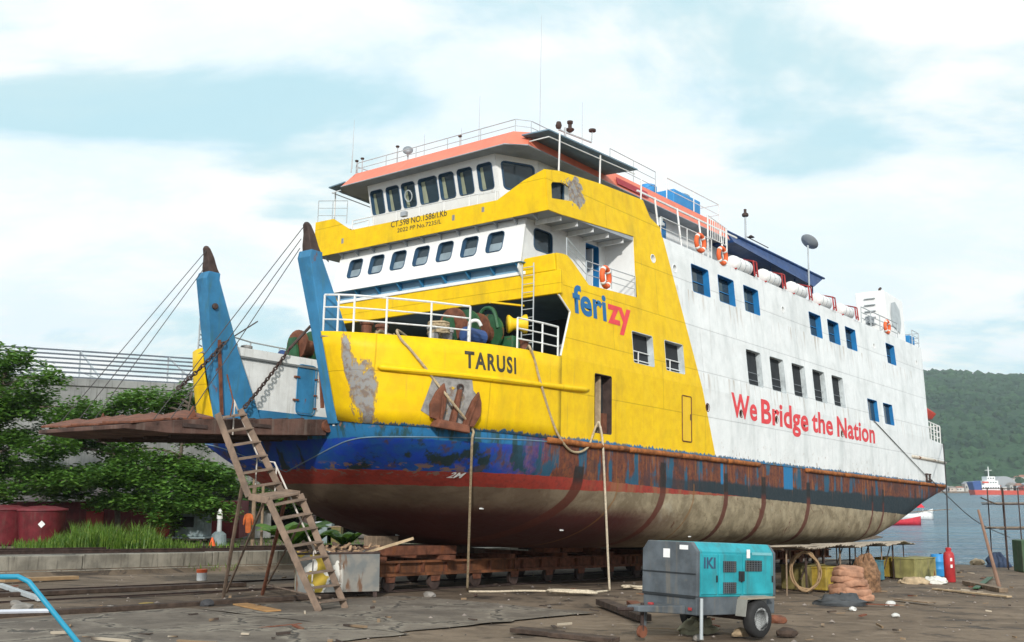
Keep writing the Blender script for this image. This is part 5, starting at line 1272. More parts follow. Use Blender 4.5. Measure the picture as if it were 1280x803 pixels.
olive = pm('crate_olive', (.15, .125, .04), .7, var=.4, rust=.4, streak=.5); yelc = pm('crate_yellow', (.34, .24, .035), .7, var=.35, rust=.4, streak=.5); tealc = pm('crate_blue', (.06, .16, .2), .65, var=.3, rust=.4, streak=.5); yg = pm('crate_yellow_green', (.25, .23, .085), .7, var=.3, rust=.35, streak=.6)
def crate(px, py, w, h, d, m, name, lab, cat='crate'):
    g = ground_at(px, py); o = thing(name, lab, cat, g, ang)
    MB().box(-w / 2, w / 2, 0, d, .03, h).build('body', m, o, bevel=.03); MB().box(-w / 2 - .02, w / 2 + .02, -.02, d + .02, h + .003, h + .045).build('lid', m, o, bevel=.015)
    for x in (-w / 2 + .08, w / 2 - .08): MB().box(x - .04, x + .04, .04, d - .04, 0, .028).build('skid', woodd, o)
    return o
crate(1018, 738, 1.3, .75, .8, olive, 'machine_case', 'dull olive metal case behind the rope coils in the shed')
crate(1042, 739, .8, .7, .7, yelc, 'machine_case', 'ochre box half covered by the orange canvas')
crate(1098, 727, .95, .72, .8, tealc, 'machine_case', 'faded blue metal box between the canvas heap and the yellow boxes')
crate(1124, 722, .95, .75, .8, yelc, 'machine_case', 'bright yellow metal box near the shed end')
crate(1158, 724, 1.7, .78, .9, yg, 'machine_case', 'wide yellow-green box standing just outside the shed end')
g = ground_at(1173, 722); dr = thing('plastic_drum', 'blue plastic drum beside the red gas cylinder', 'drum', g + Vector((.35, .8, 0))); dr.location.z = gz(dr.location.x, dr.location.y)
MB().lathe([(.26, 0), (.29, .05), (.29, .3), (.3, .32), (.29, .34), (.29, .6), (.3, .62), (.29, .64), (.29, .88), (.24, .93)], (0, 0, 0), (0, 0, 1), 20).build('body', tankblue, dr, smooth=True); MB().lathe([(.05, 0), (.05, .04)], (.12, 0, .93), (0, 0, 1), 10).build('cap', black, dr)
# hose coil and canvas
g = ground_at(997, 742); rn = random.Random(4); pts = []
for k in range(90):
    a = 2 * math.pi * k / 12; rr = .5 + .12 * rn.random(); pts.append((g.x + .35 + rr * math.cos(a) * .8, g.y + .25 + .01 * k / 6, g.z + .62 + rr * math.sin(a) + .02 * rn.random()))
tag(MB().tube([tuple(p) for p in smoothpath(pts, 2)], .022, 6).build('hose_coil', pm('hose_tan', (.30, .2, .11), .8, bmp=0), smooth=True), 'thin brown hose hanging in loops on a shed post', 'hose')
cvm = pm('canvas_orange', (.36, .19, .12), .9, var=.3, vs=3, streak=.3, dirt=(.2, .1, .06), bmp=.5, bs=9)
def heap(name, lab, cat, px, py, rx, ry, h, m, seed, rz=0, fold=.0):
    g = ground_at(px, py); rows = []; off = Vector((seed * 3.1, 0, 0)); N, K = 40, 14
    for j in range(K + 1):
        f = j / K; row = []
        for i in range(N + 1):
            a = 2 * math.pi * i / N; d = Vector((math.cos(a), math.sin(a), f * 2)) * 1.4 + off
            k = 1 + .28 * mnoise.noise(d) + .10 * mnoise.noise(d * 3.3)
            rr = (math.cos(f * math.pi / 2) ** .55) * k * (1 + fold * ((f * 6 + .4 * mnoise.noise(d)) % 1 - .5))
            z = h * math.sin(f * math.pi / 2) * (1 + .22 * mnoise.noise(d * 1.7)) - .03
            z += .05 * math.sin(9 * f + 3 * mnoise.noise(d))
            row.append((rx * rr * math.cos(a), ry * rr * math.sin(a), max(z, -.03)))
        rows.append(row)
    o = MB().grid(rows).build(name, m, smooth=True); o.location = g; o.rotation_euler = (0, 0, rz); return tag(o, lab, cat)
def folded(name, lab, cat, px, py, rx, ry, n, th, m, seed):
    g = ground_at(px, py); rn = random.Random(seed); o = thing(name, lab, cat, g, .4)
    for k in range(n):
        sx, sy = rx * rn.uniform(.85, 1.05) * (1 - .055 * k), ry * rn.uniform(.85, 1.05) * (1 - .045 * k); ox, oy = rn.uniform(-.05, .05), rn.uniform(-.06, .06); tilt = rn.uniform(-.06, .06); rows = []
        for j in range(9):
            q = math.pi * j / 8; row = []
            for i in range(41):
                a = 2 * math.pi * i / 40; e = 1 + .16 * mnoise.noise(Vector((math.cos(a) * 1.8, math.sin(a) * 1.8, seed + k * 2.3))) + .06 * mnoise.noise(Vector((math.cos(a) * 6, math.sin(a) * 6, k * 3.1)))
                c, s_ = math.cos(a), math.sin(a); sg = lambda v: math.copysign(abs(v) ** .6, v)
                w = .9 + .1 * math.sin(q)
                if j in (0, 8): w *= .02
                elif j in (1, 7): w *= .8
                x, y = sx * sg(c) * e * w, sy * sg(s_) * e * w
                droop = -.10 * max(0, abs(x) / rx - .55) - .10 * max(0, abs(y) / ry - .55)
                z = max(.004, th * (k + .5) - th * (.95 if k else .56) * math.cos(q) + .10 * mnoise.noise(Vector((x * 2.2, y * 2.2, k * .4))) + tilt * x + droop * (k / n))
                row.append((x + ox, y + oy, z))
            rows.append(row)
        MB().grid(rows).build('fold', m, o, smooth=True)
    return o
folded('folded_canvas', 'folded orange canvas heaped at the front of the shed', 'canvas', 1062, 751, .66, .48, 8, .11, cvm, 1)
heap('canvas_heap', 'rust-brown netting thrown over the back of the orange canvas', 'canvas', 1083, 739, .5, .45, 1.05, pm('net_brown', (.2, .11, .06), .95, var=.5, vs=9, bmp=1, bs=30), 2, 0)
heap('tarpaulin', 'dark grey tarpaulin bundle on the ground below the canvas', 'tarpaulin', 1050, 756, .7, .3, .26, pm('tarp_dark', (.045, .05, .055), .6, var=.3), 5)
heap('sandbag', 'flat tan sack on the ground in front of the yellow boxes', 'sack', 1142, 729, .6, .35, .2, woodp, 6)
heap('sandbag', 'white sack lying beside the red gas cylinder', 'sack', 1168, 729, .5, .3, .22, pm('sack_white', (.6, .6, .56), .9), 7)
heap('canvas_heap', 'crumpled pale cloth on the ground under the compressor drawbar', 'cloth', 872, 790, .42, .25, .24, pm('cloth_olive', (.3, .28, .19), .95, bmp=.5), 8, .5)
# gas cylinder with its hose up to the stern
g = ground_at(1188, 728); gc = thing('gas_cylinder', 'red steel gas cylinder standing upright near the waterline', 'cylinder', g)
redc = pm('cylinder_red', (.42, .03, .035), .5, var=.2, streak=.3, dirt=(.15, .03, .03))
MB().lathe([(.17, 0), (.20, .03), (.20, .98), (.18, 1.08), (.1, 1.16), (.07, 1.18)], (0, 0, 0), (0, 0, 1), 20).build('body', redc, gc, smooth=True); MB().lathe([(.1, 0), (.11, .12), (.06, .14)], (0, 0, 1.16), (0, 0, 1), 12).build('cap', redc, gc)
for z in (.55, .8): MB().box(-.04, .04, -.207, -.2, z, z + .12).build('stencil', white, gc)
e = SHIPM @ Vector((35.0, -.1, 2.2))
tag(MB().tube([tuple(v) for v in smoothpath([g + Vector((0, 0, 1.3)), (g + Vector((0, 0, 1.3))).lerp(e, .5) + Vector((.05, 0, -.15)), e], 6)], .03, 6).build('hose', black), 'black hose rising from the gas cylinder to the stern deck', 'hose')
a = SHIPM @ Vector((24.6, -.05, 2.62)); b_ = SHIPM @ Vector((31.9, -.08, .35)); tag(MB().tube([a, b_], .02, 5).build('stay_wire', wire), 'thin wire slanting down the white side to the stern bollards', 'wire')
c_ = PD(1262, 672, 62); tag(MB().tube([tuple(v) for v in smoothpath([SHIPM @ Vector((32.3, -.08, .3)), (SHIPM @ Vector((32.3, -.08, .3))).lerp(c_, .5) - Vector((0, 0, .5)), c_], 6)], .025, 5).build('mooring_line', wire), 'dark mooring line running from the stern bollards over the water', 'rope')

# ------------------------------------------------------------ loose things on the ground
def plank(px0, py0, px1, py1, w, h, m, lab, name='plank', lift=.02, cat='plank'):
    a = ground_at(px0, py0) + Vector((0, 0, lift + h / 2)); b = ground_at(px1, py1) + Vector((0, 0, lift + h / 2))
    return tag(MB().beam(a, b, w, h).build(name, m, bevel=min(.01, h * .2)), lab, cat)
a = ground_at(1250, 737); b_ = PD(1223, 638, a.y + 2.5); tag(MB().tube([a, b_], [.07, .045], 7).build('wooden_pole', pm('pole_brown', (.22, .13, .09), .9)), 'brown wooden pole leaning up near the right shore', 'pole')
plank(1168, 738, 1262, 748, .2, .05, woodp, 'long pale plank on the ground right of the gas cylinder')
plank(1208, 731, 1255, 741, .28, .14, wood, 'thick weathered baulk lying behind the long pale plank', lift=.0)
plank(1220, 738, 1238, 724, .2, .04, green, 'green-painted board sticking out beside the leaning pole', lift=.05)
plank(1120, 750, 1165, 755, .3, .03, wood, 'flat grey board on the dirt in front of the boxes')
plank(752, 757, 806, 778, .3, .14, woodd, 'dark broken timber on the ground left of the compressor')
plank(790, 757, 800, 764, .28, .1, rusty, 'rusty plate end beside the broken timber')
plank(644, 791, 700, 797, .34, .08, woodd, 'charred-looking board flat on the ground at the lower middle')
plank(690, 797, 770, 805, .3, .08, woodd, 'second dark board lying end to end at the bottom edge')
plank(300, 757, 342, 766, .35, .03, pm('plank_orange', (.36, .2, .08), .9), 'orange-brown board on the ground left of the stair foot')
plank(2, 729, 95, 725, .3, .1, pm('plank_tan', (.33, .22, .12), .9), 'tan timber lying by the broken quay wall at the left')
plank(0, 735, 50, 753, .12, .1, railg, 'grey pipe slanting on the rails at the left edge', 'pipe', cat='pipe')
rn = random.Random(77)
stm = pm('stone_grey', (.24, .22, .2), .9, var=.3)
def rock(px, py, r, m, lab, name='stone', cat='stone', g=None):
    bmx = bmesh.new(); bmesh.ops.create_icosphere(bmx, subdivisions=2, radius=1)
    for v in bmx.verts: v.co *= 1 + .35 * mnoise.noise(v.co * 1.6 + Vector((px, py, 0)))
    for v in bmx.verts: v.co = Vector((v.co.x * r * 1.3, v.co.y * r, max(v.co.z, -.5) * r * .7))
    me = bpy.data.meshes.new(name); bmx.to_mesh(me); bmx.free(); me.materials.append(m); o = bpy.data.objects.new(name, me); col.objects.link(o)
    o.location = ground_at(px, py) + Vector((0, 0, r * .3)); o.rotation_euler = (0, 0, rn.random() * 6); return tag(o, lab, cat, g)
rock(26, 767, .22, stm, 'pale stone beside the blue handrail at the lower left'); rock(19, 757, .12, stm, 'small stone near the pipe at the left edge')
rock(138, 763, .1, stm, 'small pale stone on the concrete left of centre'); rock(259, 758, .16, pm('stone_dark', (.05, .05, .055), .8), 'dark lump on the concrete left of the stair'); rock(537, 746, .14, stm, 'grey stone on the ground right of the steel bin')
rock(971, 778, .17, rusty, 'rusty lump behind the compressor wheel'); rock(984, 795, .16, woodd, 'dark brown lump at the bottom right of the compressor'); rock(926, 795, .14, woodp, 'tan wheel chock under the compressor tyre'); rock(873, 800, .1, stm, 'pale pebble by the compressor jack leg')
rock(1113, 757, .12, pm('litter_white', (.6, .6, .58), .8), 'small white scrap on the dirt in front of the boxes', 'scrap', 'scrap'); rock(1120, 771, .08, MATS['litter_white'], 'tiny white scrap in the middle of the dirt', 'scrap', 'scrap')
rock(1066, 763, .09, MATS['litter_white'], 'white scrap just below the dark tarpaulin', 'scrap', 'scrap')
g = ground_at(252, 726); cn_ = thing('paint_can', 'white paint can with a red rim on the slip floor', 'can', g)
MB().lathe([(.14, 0), (.15, .02), (.15, .3), (.155, .31)], (0, 0, 0), (0, 0, 1), 16).build('body', white_clean, cn_); MB().lathe([(.158, .24), (.16, .26), (.16, .33), (.158, .34)], (0, 0, 0), (0, 0, 1), 16).build('rim', buoy, cn_)
g = ground_at(183, 757); tag(MB().lathe([(.18, 0), (.2, .02), (.16, .05)], g, (0, 0, 1), 12).build('yellow_disc', yelc), 'small yellow disc lying on the concrete at the left', 'float')  # plain flat yellow disc, not identified further
mb = MB(); ico = [(-1, 0, 0), (0, -1, 0), (1, 0, 0), (0, 1, 0), (0, 0, .8), (0, 0, -.6)]
for k in range(2600):                                   # small stones and chips
    s = rn.uniform(-24, 38); t = rn.uniform(-22, 14); P = SHIPM @ Vector((s, t, GU)); r = rn.uniform(.008, .035) * (1 if rn.random() < .93 else 2); z = gz(P.x, P.y); b0 = len(mb.v); a = rn.random() * 3
    mb.v += [(P.x + r * (x * math.cos(a) - y * math.sin(a)) * 1.3, P.y + r * (x * math.sin(a) + y * math.cos(a)), z + r * zz) for x, y, zz in ico]
    for i in range(4): mb.face((b0 + i, b0 + (i + 1) % 4, b0 + 4)); mb.face((b0 + (i + 1) % 4, b0 + i, b0 + 5))
mb.v = [(x, y, z) for x, y, z in mb.v]
o = stuff(mb.build('gravel', pm('gravel_mix', (.2, .17, .15), .9, var=.6, vs=.9, bmp=0), fix=False)); tag(o, 'scattered stones and chips on the yard ground', 'gravel')
mb = MB()
for k in range(360):                                    # splinters, bars, flakes
    s = rn.uniform(-22, 30); t = rn.uniform(-16, 3.2) if rn.random() < .8 else rn.uniform(3, 13); P = SHIPM @ Vector((s, t, GU)); z = gz(P.x, P.y); a = rn.random() * 6.28; l = rn.uniform(.05, .38) * (1 if rn.random() < .9 else 3); w = rn.uniform(.02, .09); h = rn.uniform(.01, .05)
    d = Vector((math.cos(a), math.sin(a), rn.uniform(-.05, .08))) * l / 2; mb.beam(Vector((P.x, P.y, z + h / 2 + .02)) - d, Vector((P.x, P.y, z + h / 2 + .03)) + d, w, h)
litm, nt, b = newmat('litter_mix'); oi = nt.noise(nt.obj(), .9, 2, .5); n_ = nt.noise(nt.obj(), .35, 2, .5)
c = nt.mix(nt.step(oi, .45, .5), (.05, .035, .028), (.22, .15, .09)); c = nt.mix(nt.step(n_, .57, .6), c, (.42, .36, .28)); c = nt.mix(nt.step(n_, .42, .39), c, (.16, .05, .025)); nt.put(b.inputs['Base Color'], c); b.inputs['Roughness'].default_value = .9
o = stuff(mb.build('litter', litm, fix=False)); tag(o, 'splinters, flakes and small scrap strewn over the yard', 'litter')
# concrete apron slabs in the near left
slab = slabm
for i, (s0, s1, t0, t1, lab) in enumerate(((-26, -17.2, -3.5, 3.2, 'worn grey concrete apron slab nearest the left edge'), (-17.15, -9.4, -3.5, 3.2, 'worn grey concrete apron slab in front of the stair'), (-9.35, -3.0, -3.2, 2.9, 'worn grey concrete apron slab right of the stair foot'))):
    rows = []
    for j in range(13):
        t = lerp(t0, t1, j / 12); rows.append([(lambda P: (P.x, P.y, gz(P.x, P.y) + .012 + .012 * mnoise.noise(Vector((P.x, P.y, 9)))))(SHIPM @ Vector((lerp(s0, s1, i_ / 16) + .12 * mnoise.noise(Vector((t * 3, i_, i))), t + .2 * mnoise.noise(Vector((i_ * .7, j, 5))), GU))) for i_ in range(17)])
    o = MB().grid(rows, True).build('pavement', slab, smooth=True); struct(o)
# blue handrail in the near left corner
g = PD(97, 803, 9.5); hrm = pm('handrail_blue', (.015, .25, .40), .5, var=.1, bmp=0)
h_ = thing('blue_handrail', 'bright blue tubular handrail at the lower left corner', 'handrail')
A = PD(-60, 722, 9.5); B = PD(31, 721, 9.5); Cc = PD(97, 803, 9.5)
dn = (Cc - B).normalized(); foot = B + dn * ((B.z - gz(Cc.x, Cc.y)) / -dn.z)
MB().tube([tuple(v) for v in (A, B - Vector((.06, 0, 0)), B + dn * .06, foot)], .024, 8).build('top_bar', hrm, h_, smooth=True)
A2 = PD(-60, 766, 9.5); B2 = PD(62, 763.5, 9.5); MB().tube([A2, B2], .02, 6).build('mid_bar', pm('bar_pale', (.5, .53, .6), .5, bmp=0), h_)
pz = gz(A.x, A.y); MB().tube([A, (A.x, A.y, pz)], .03, 6).build('post', hrm, h_)
# ------------------------------------------------------------ left background: trees, building, sheds
def leaf_mat(name, c0, c1, c2):
    m, nt, b = newmat(name); p = nt.obj()
    n = nt.noise(p, 1.3, 3, .6); n2 = nt.noise(p, 9, 2)
    c = nt.mix(nt.step(n, .35, .65), c0, c1); c = nt.mix(nt.mul(nt.step(n2, .45, .7), .7), c, c2)
    nt.put(b.inputs['Base Color'], c); b.inputs['Roughness'].default_value = .5; b.inputs['Specular IOR Level'].default_value = .3
    tr = nt.new('ShaderNodeBsdfTranslucent'); nt.put(tr.inputs[0], nt.mix(.5, c, (.12, .2, .02)))
    mx = nt.new('ShaderNodeMixShader'); mx.inputs[0].default_value = .38
    out = [x for x in nt.n if x.type == 'OUTPUT_MATERIAL'][0]
    nt.l.new(b.outputs[0], mx.inputs[1]); nt.l.new(tr.outputs[0], mx.inputs[2]); nt.l.new(mx.outputs[0], out.inputs[0]); return m
leafA = leaf_mat('leaf_almond', (.055, .15, .032), (.12, .27, .045), (.24, .40, .07))
leafB = leaf_mat('leaf_bright', (.05, .13, .02), (.09, .2, .03), (.17, .27, .04))
bark = pm('bark', (.10, .08, .065), .95, var=.35, vs=5, bmp=.6)
def leaves(pads, n, size, mb, rn):
    for (c, rx, rz) in pads:
        k = int(n * rx * rx)
        for _ in range(k):
            a = rn.random() * 6.283; r = rx * math.sqrt(rn.random()) * (1 + .12 * rn.gauss(0, 1)); x = c.x + r * math.cos(a); y = c.y + r * math.sin(a)
            bump_ = mnoise.noise(Vector((x * 1.1, y * 1.1, c.z)))
            if bump_ < -.42: continue
            z = c.z + rz * (rn.random() * 2 - 1) * math.sqrt(max(.08, 1 - (r / rx) ** 2)) - .22 * (r / rx) ** 2 * rx * .5 + .35 * bump_
            L = size * rn.uniform(.7, 1.35); w = L * .52; th = rn.random() * 6.283
            d = Vector((math.cos(th), math.sin(th), rn.uniform(-.55, .35))).normalized(); sd = d.cross(Vector((rn.uniform(-.5, .5), rn.uniform(-.5, .5), 1))).normalized()
            p = Vector((x, y, z)); i0 = len(mb.v)
            mb.v += [tuple(p), tuple(p + d * L * .5 + sd * w * .5), tuple(p + d * L), tuple(p + d * L * .5 - sd * w * .5)]
            mb.face((i0, i0 + 1, i0 + 2, i0 + 3))
def almond_tree(label, base, specs, seed, lean=(0, 0), n=150, size=.24, trunk_r=.17, mat=leafA):
    rn = random.Random(seed); t = thing('almond_tree', label, 'tree', base, group='broad-leaved trees behind the quay')
    top = max(p[2] for p in specs); pts = [Vector((lean[0] * k, lean[1] * k, top * k)) + Vector((rn.uniform(-.1, .1), rn.uniform(-.1, .1), 0)) for k in (0, .25, .5, .75, 1)]
    tr = MB().tube([tuple(p) for p in smoothpath(pts, 4)], [trunk_r * (1 - .75 * i / 16) for i in range(17)], 8).build('trunk', bark, t, smooth=True)
    pads = []; 
    for (x, y, z, r) in specs:
        c = Vector((x, y, z)); k = min(1, max(.12, (z - .35) / top)); a = Vector((lean[0] * k, lean[1] * k, top * k))
        MB().tube([tuple(v) for v in smoothpath([a, a.lerp(c, .5) + Vector((0, 0, .15)), c - Vector((0, 0, .05))], 3)], [.06, .055, .05, .045, .035, .03, .02][:7], 6).build('limb', bark, tr)
        m = max(3, int(r * 4)); pads.append((c, r * .75, .42))
        for j in range(m):
            aa = 6.283 * j / m + rn.random(); q = c + Vector((math.cos(aa), math.sin(aa), 0)) * r * rn.uniform(.45, .8) + Vector((0, 0, rn.uniform(-.4, .38))); pads.append((q, r * rn.uniform(.4, .62), .36))
    mb = MB(); leaves(pads, n, size, mb, rn); mb.build('crown', mat, t, fix=False)
    return t
def gpt(px, depth):
    P = PD(px, 640, depth); return Vector((P.x, P.y, gz(P.x, P.y)))
def zat(py, depth, base): return PD(640, py, depth).z - base.z
# tree at the left edge: layered, from just over the rail frames to the ground
D = 44
def spec(base, D, rows):                                # rows: (px, py, radius, depth offset) -> local pads
    out = []
    for px, py, r, dd in rows:
        P = PD(px, py, D + dd); out.append((P.x - base.x, P.y - base.y, P.z - base.z, r))
    return out
b1 = gpt(-15, D)
almond_tree('tall layered tree cut by the left edge of the picture', b1, spec(b1, D, [(2, 446, .9, 0), (28, 440, .7, .5), (12, 462, 1.3, 0), (-20, 470, 1.5, .6), (40, 482, 1.1, -.5), (72, 470, .8, -.6), (10, 505, 1.8, .4), (-25, 520, 1.6, -.6), (60, 518, 1.2, .2), (95, 508, .8, -.4), (10, 545, 1.5, 0), (50, 556, 1.3, -.6),
             (-20, 575, 1.6, -.3), (30, 588, 1.6, .6), (85, 600, 1.2, -.4), (8, 612, 1.3, -.8), (-30, 625, 1.4, 0)]), 11, (.3, 0), n=420)
b2 = gpt(150, 47)
almond_tree('middle layered tree in front of the grey building', b2, spec(b2, 47, [(120, 512, 1.2, 0), (95, 520, .9, .5), (150, 508, .8, .4), (75, 560, 1.0, -.3), (130, 585, 1.3, 0), (100, 605, 1.5, -.6), (160, 600, 1.3, .6), (70, 618, 1.2, -.2), (140, 625, 1.4, -.5), (110, 552, .9, .4), (90, 540, 1.2, 1.5), (140, 545, 1.2, 1.6), (175, 535, 1.1, 1.2), (60, 590, 1.2, .5), (150, 570, 1.2, 1.0)]), 12, (-.6, 0), n=420, trunk_r=.14)
b3 = gpt(215, 46)
almond_tree('bushy layered tree nearest the ferry, under the ramp', b3, spec(b3, 46, [(180, 508, 1.3, .6), (205, 497, 1.2, .9), (228, 505, 1.1, 1.2), (238, 492, .7, 1.0), (160, 500, .9, .8), (190, 528, 1.2, 1.0), (222, 532, 1.2, .8), (245, 545, 1.1, .6), (160, 560, 1.0, 0), (195, 572, 1.5, 0), (240, 580, 1.5, .3), (165, 595, 1.4, -.5), (215, 605, 1.6, -.6), (262, 598, 1.2, 0), (280, 610, 1.1, .6), (185, 628, 1.4, 0), (235, 632, 1.5, -.7), (272, 632, 1.1, -.2), (205, 652, .9, -.8)]), 13, (.5, .3), n=420, trunk_r=.14)
# background greenery behind the bow
for i, (px, D4, rows, lab) in enumerate(((330, 60, [(300, 560, 1.8, 0), (330, 575, 2.2, 0), (360, 590, 2.0, 1), (310, 610, 2.2, -1), (350, 625, 2.0, 0), (385, 615, 1.8, 1)], 'dark tree in the shade behind the boarding stair'), (430, 64, [(410, 610, 2.0, 0), (440, 620, 2.2, 0), (470, 630, 2.0, 1), (400, 640, 1.8, -1), (450, 645, 2.0, 0), (500, 640, 2.2, 0), (535, 650, 2.0, 1)], 'dark low tree seen under the forefoot of the ferry'),
        (20, 66, [(0, 560, 2.4, 0), (40, 590, 2.6, 0), (80, 610, 2.4, 0), (10, 620, 2.4, 0), (130, 620, 2.2, 0)], 'dark tree in the gap behind the left trees'))):
    b4 = gpt(px, D4); almond_tree(lab, b4, spec(b4, D4, rows), 30 + i, (0, 0), n=140, size=.36, trunk_r=.2)
# grass
rn = random.Random(5); mb = MB()
for k in range(3600):
    px = rn.triangular(18, 262, 135) if rn.random() < .8 else rn.uniform(20, 300); hump = (math.exp(-((px - 115) / 42) ** 2) + .9 * math.exp(-((px - 182) / 30) ** 2)) * (.55 + .9 * max(0, .5 + mnoise.noise(Vector((px * .09, 1, 2)))))
    D5 = rn.uniform(37.5, 42.5); P = gpt(px, D5); h = rn.uniform(.1, .36) + rn.random() * .85 * min(1, hump); a = rn.random() * 6.28; ln = rn.uniform(.1, .55) * h; w = rn.uniform(.012, .028)
    d = Vector((math.cos(a), math.sin(a), 0)); sd = Vector((-d.y, d.x, 0)) * w; i0 = len(mb.v)
    p1 = P + Vector((0, 0, h * .6)) + d * ln * .35; p2 = P + Vector((0, 0, h)) + d * ln
    mb.v += [tuple(P - sd), tuple(P + sd), tuple(p1 - sd * .8), tuple(p1 + sd * .8), tuple(p2)]; mb.face((i0, i0 + 1, i0 + 3, i0 + 2)); mb.face((i0 + 2, i0 + 3, i0 + 4))
o = stuff(mb.build('grass', leaf_mat('grass_blade', (.05, .12, .015), (.11, .21, .025), (.24, .32, .06)), fix=False)); tag(o, 'tall bright green grass growing along the quay', 'grass')
mb = MB()
for k in range(2200):
    px = rn.uniform(-40, 560); D5 = rn.uniform(34, 56); P = gpt(px, D5); t_ = (SHIPI @ P).y
    if t_ < 17.8: continue
    h = rn.uniform(.08, .3); a = rn.random() * 6.28; w = .02; d = Vector((math.cos(a), math.sin(a), 0)); sd = Vector((-d.y, d.x, 0)) * w; i0 = len(mb.v)
    p2 = P + Vector((0, 0, h)) + d * h * .5; mb.v += [tuple(P - sd), tuple(P + sd), tuple(p2)]; mb.face((i0, i0 + 1, i0 + 2))
o = stuff(mb.build('weeds', leafB, fix=False)); tag(o, 'thin weeds on the ground behind the quay', 'weeds')
def fern(px, D6, h, lab, seed):
    P = gpt(px, D6); rn = random.Random(seed); t = thing('young_palm', lab, 'plant', P, group='small palms under the bow'); 
    for k in range(9):
        a = 6.283 * k / 9 + rn.random() * .4; d = Vector((math.cos(a), math.sin(a), 0)); sd = Vector((-d.y, d.x, 0)); L = h * rn.uniform(.7, 1.0); mb = MB(); prev = None
        for j in range(9):
            f = j / 8; c = d * L * f * .8 + Vector((0, 0, L * (1.1 * f - .75 * f * f) + .1)); w = .16 * h * math.sin(math.pi * min(1, f * .9 + .1)) + .01
            ids = (mb.vert(c - sd * w - Vector((0, 0, w * .4))), mb.vert(c), mb.vert(c + sd * w - Vector((0, 0, w * .4))))
            if prev: mb.face((prev[0], prev[1], ids[1], ids[0])); mb.face((prev[1], prev[2], ids[2], ids[1]))
            prev = ids
        mb.build('frond', leafB, t, fix=False)
fern(433, 46, 1.7, 'young palm with drooping fronds right under the forefoot', 1); fern(366, 44, 2.6, 'leafy plant seen between the stair flights', 2); fern(392, 46, 1.8, 'small leafy plant right of the stair', 3)
# grey building with a stripped roof frame
A0 = PD(-90, 600, 50); dirb = Vector((.84, .54, 0)); nb = Vector((-.54, .84, 0)); bz = gz(A0.x, A0.y)
bl = thing('concrete_building', 'grey concrete building with a bare steel roof frame behind the trees', 'building'); bl.matrix_world = Matrix.Translation((A0.x, A0.y, bz)) @ Matrix.Rotation(math.atan2(dirb.y, dirb.x), 4, 'Z')
bwm = pm('building_wall', (.23, .235, .23), .9, var=.3, vs=.5, streak=.9, dirt=(.09, .09, .085), bmp=.3)
MB().box(0, 17, 0, 10, -.5, 7.75).build('wall', bwm, bl, bevel=.04)
MB().box(-.1, 17.1, -.1, 0, 7.45, 7.85).build('parapet', bwm, bl, bevel=.03)
for k in range(3): MB().box(4 + k * 4.2, 6.4 + k * 4.2, -.06, -.002, 1.0, 2.9).build('opening', dark, bl)
MB().box(0, 17, -.5, 0, 3.2, 3.35).build('canopy_slab', conc, bl)
stl = pm('frame_steel', (.10, .12, .15), .6, var=.2, bmp=0)
for k in range(7):
    y = .2 + k * 1.05; z = 7.9 + k * .36; MB().beam((-6, y, z), (17.5, y, z), .07, .09).build('purlin', stl, bl)
for x in (-2.5, 2.6, 7.6, 12.6, 16.8):
    MB().beam((x, .1, 7.78), (x, 6.8, 10.1), .07, .1).build('rafter', railg, bl); MB().tube([(x, 3.4, 7.7), (x, 3.4, 9.0)], .05, 6).build('roof_post', railg, bl); MB().tube([(x, 6.7, 7.7), (x, 6.7, 10.05)], .05, 6).build('roof_post', railg, bl)
    MB().beam((x, .1, 7.8), (x, 6.7, 8.9), .05, .06).build('truss_tie', railg, bl)
# red-brown shed and tubs
P = gpt(70, 50); rs_ = thing('tin_shed', 'low dark red shed with a grey sheet roof under the trees', 'shed', P, R(6))
maroon = pm('maroon_paint', (.13, .015, .022), .6, var=.3, streak=.3); 
MB().box(-2.2, 8.5, 0, 3, 0, 1.75).build('wall', maroon, rs_); 
for k in range(7): MB().hexa([(-2.6 + k * .82, -1.0, 1.75), (-1.8 + k * .82, -1.0, 1.75), (-1.8 + k * .82, 3.0, 2.5), (-2.6 + k * .82, 3.0, 2.5), (-2.6 + k * .82, -1.0, 1.79), (-1.8 + k * .82, -1.0, 1.79), (-1.8 + k * .82, 3.0, 2.54), (-2.6 + k * .82, 3.0, 2.54)]).build('roof_sheet', pm('grey_sheet%d' % k, (.20 + .02 * (k % 3), .19, .18), .8, rust=.1), rs_)
for k, (x, w) in enumerate(((1.4, .8), (4.6, 1.4))): MB().box(x, x + w, -.05, -.004, .1, 1.3).build('red_door', pm('red_door%d' % k, (.32, .03, .03), .6), rs_)
for i, (px, w, lab) in enumerate(((6, .95, 'big dark red tub cut by the left edge'), (53, .92, 'big dark red tub with a white diamond mark, left of the grass'))):
    D7 = 41.5; P = gpt(px, D7); tb = thing('red_tub', lab, 'tub', P, group='dark red tubs')
    MB().lathe([(w * .8, 0), (w * .82, .05), (w * .98, 1.28), (w * 1.02, 1.36)], (0, 0, 0), (0, 0, 1), 28).build('body', maroon, tb, smooth=True); MB().lathe([(w * 1.03, 1.33), (w * 1.05, 1.36), (w * 1.03, 1.42), (w * .5, 1.52), (.02, 1.55)], (0, 0, 0), (0, 0, 1), 28).build('lid', maroon, tb, smooth=True)
    if i: 
        d = Vector((-P.x, -P.y, 0)).normalized(); sd = Vector((-d.y, d.x, 0)); c = d * (w * .93) + Vector((0, 0, .85)); MB().prism([tuple(c + sd * .13), tuple(c + Vector((0, 0, .14)) + d * .01), tuple(c - sd * .13), tuple(c - Vector((0, 0, .14)))], tuple(d * .01)).build('diamond_mark', white_clean, tb)
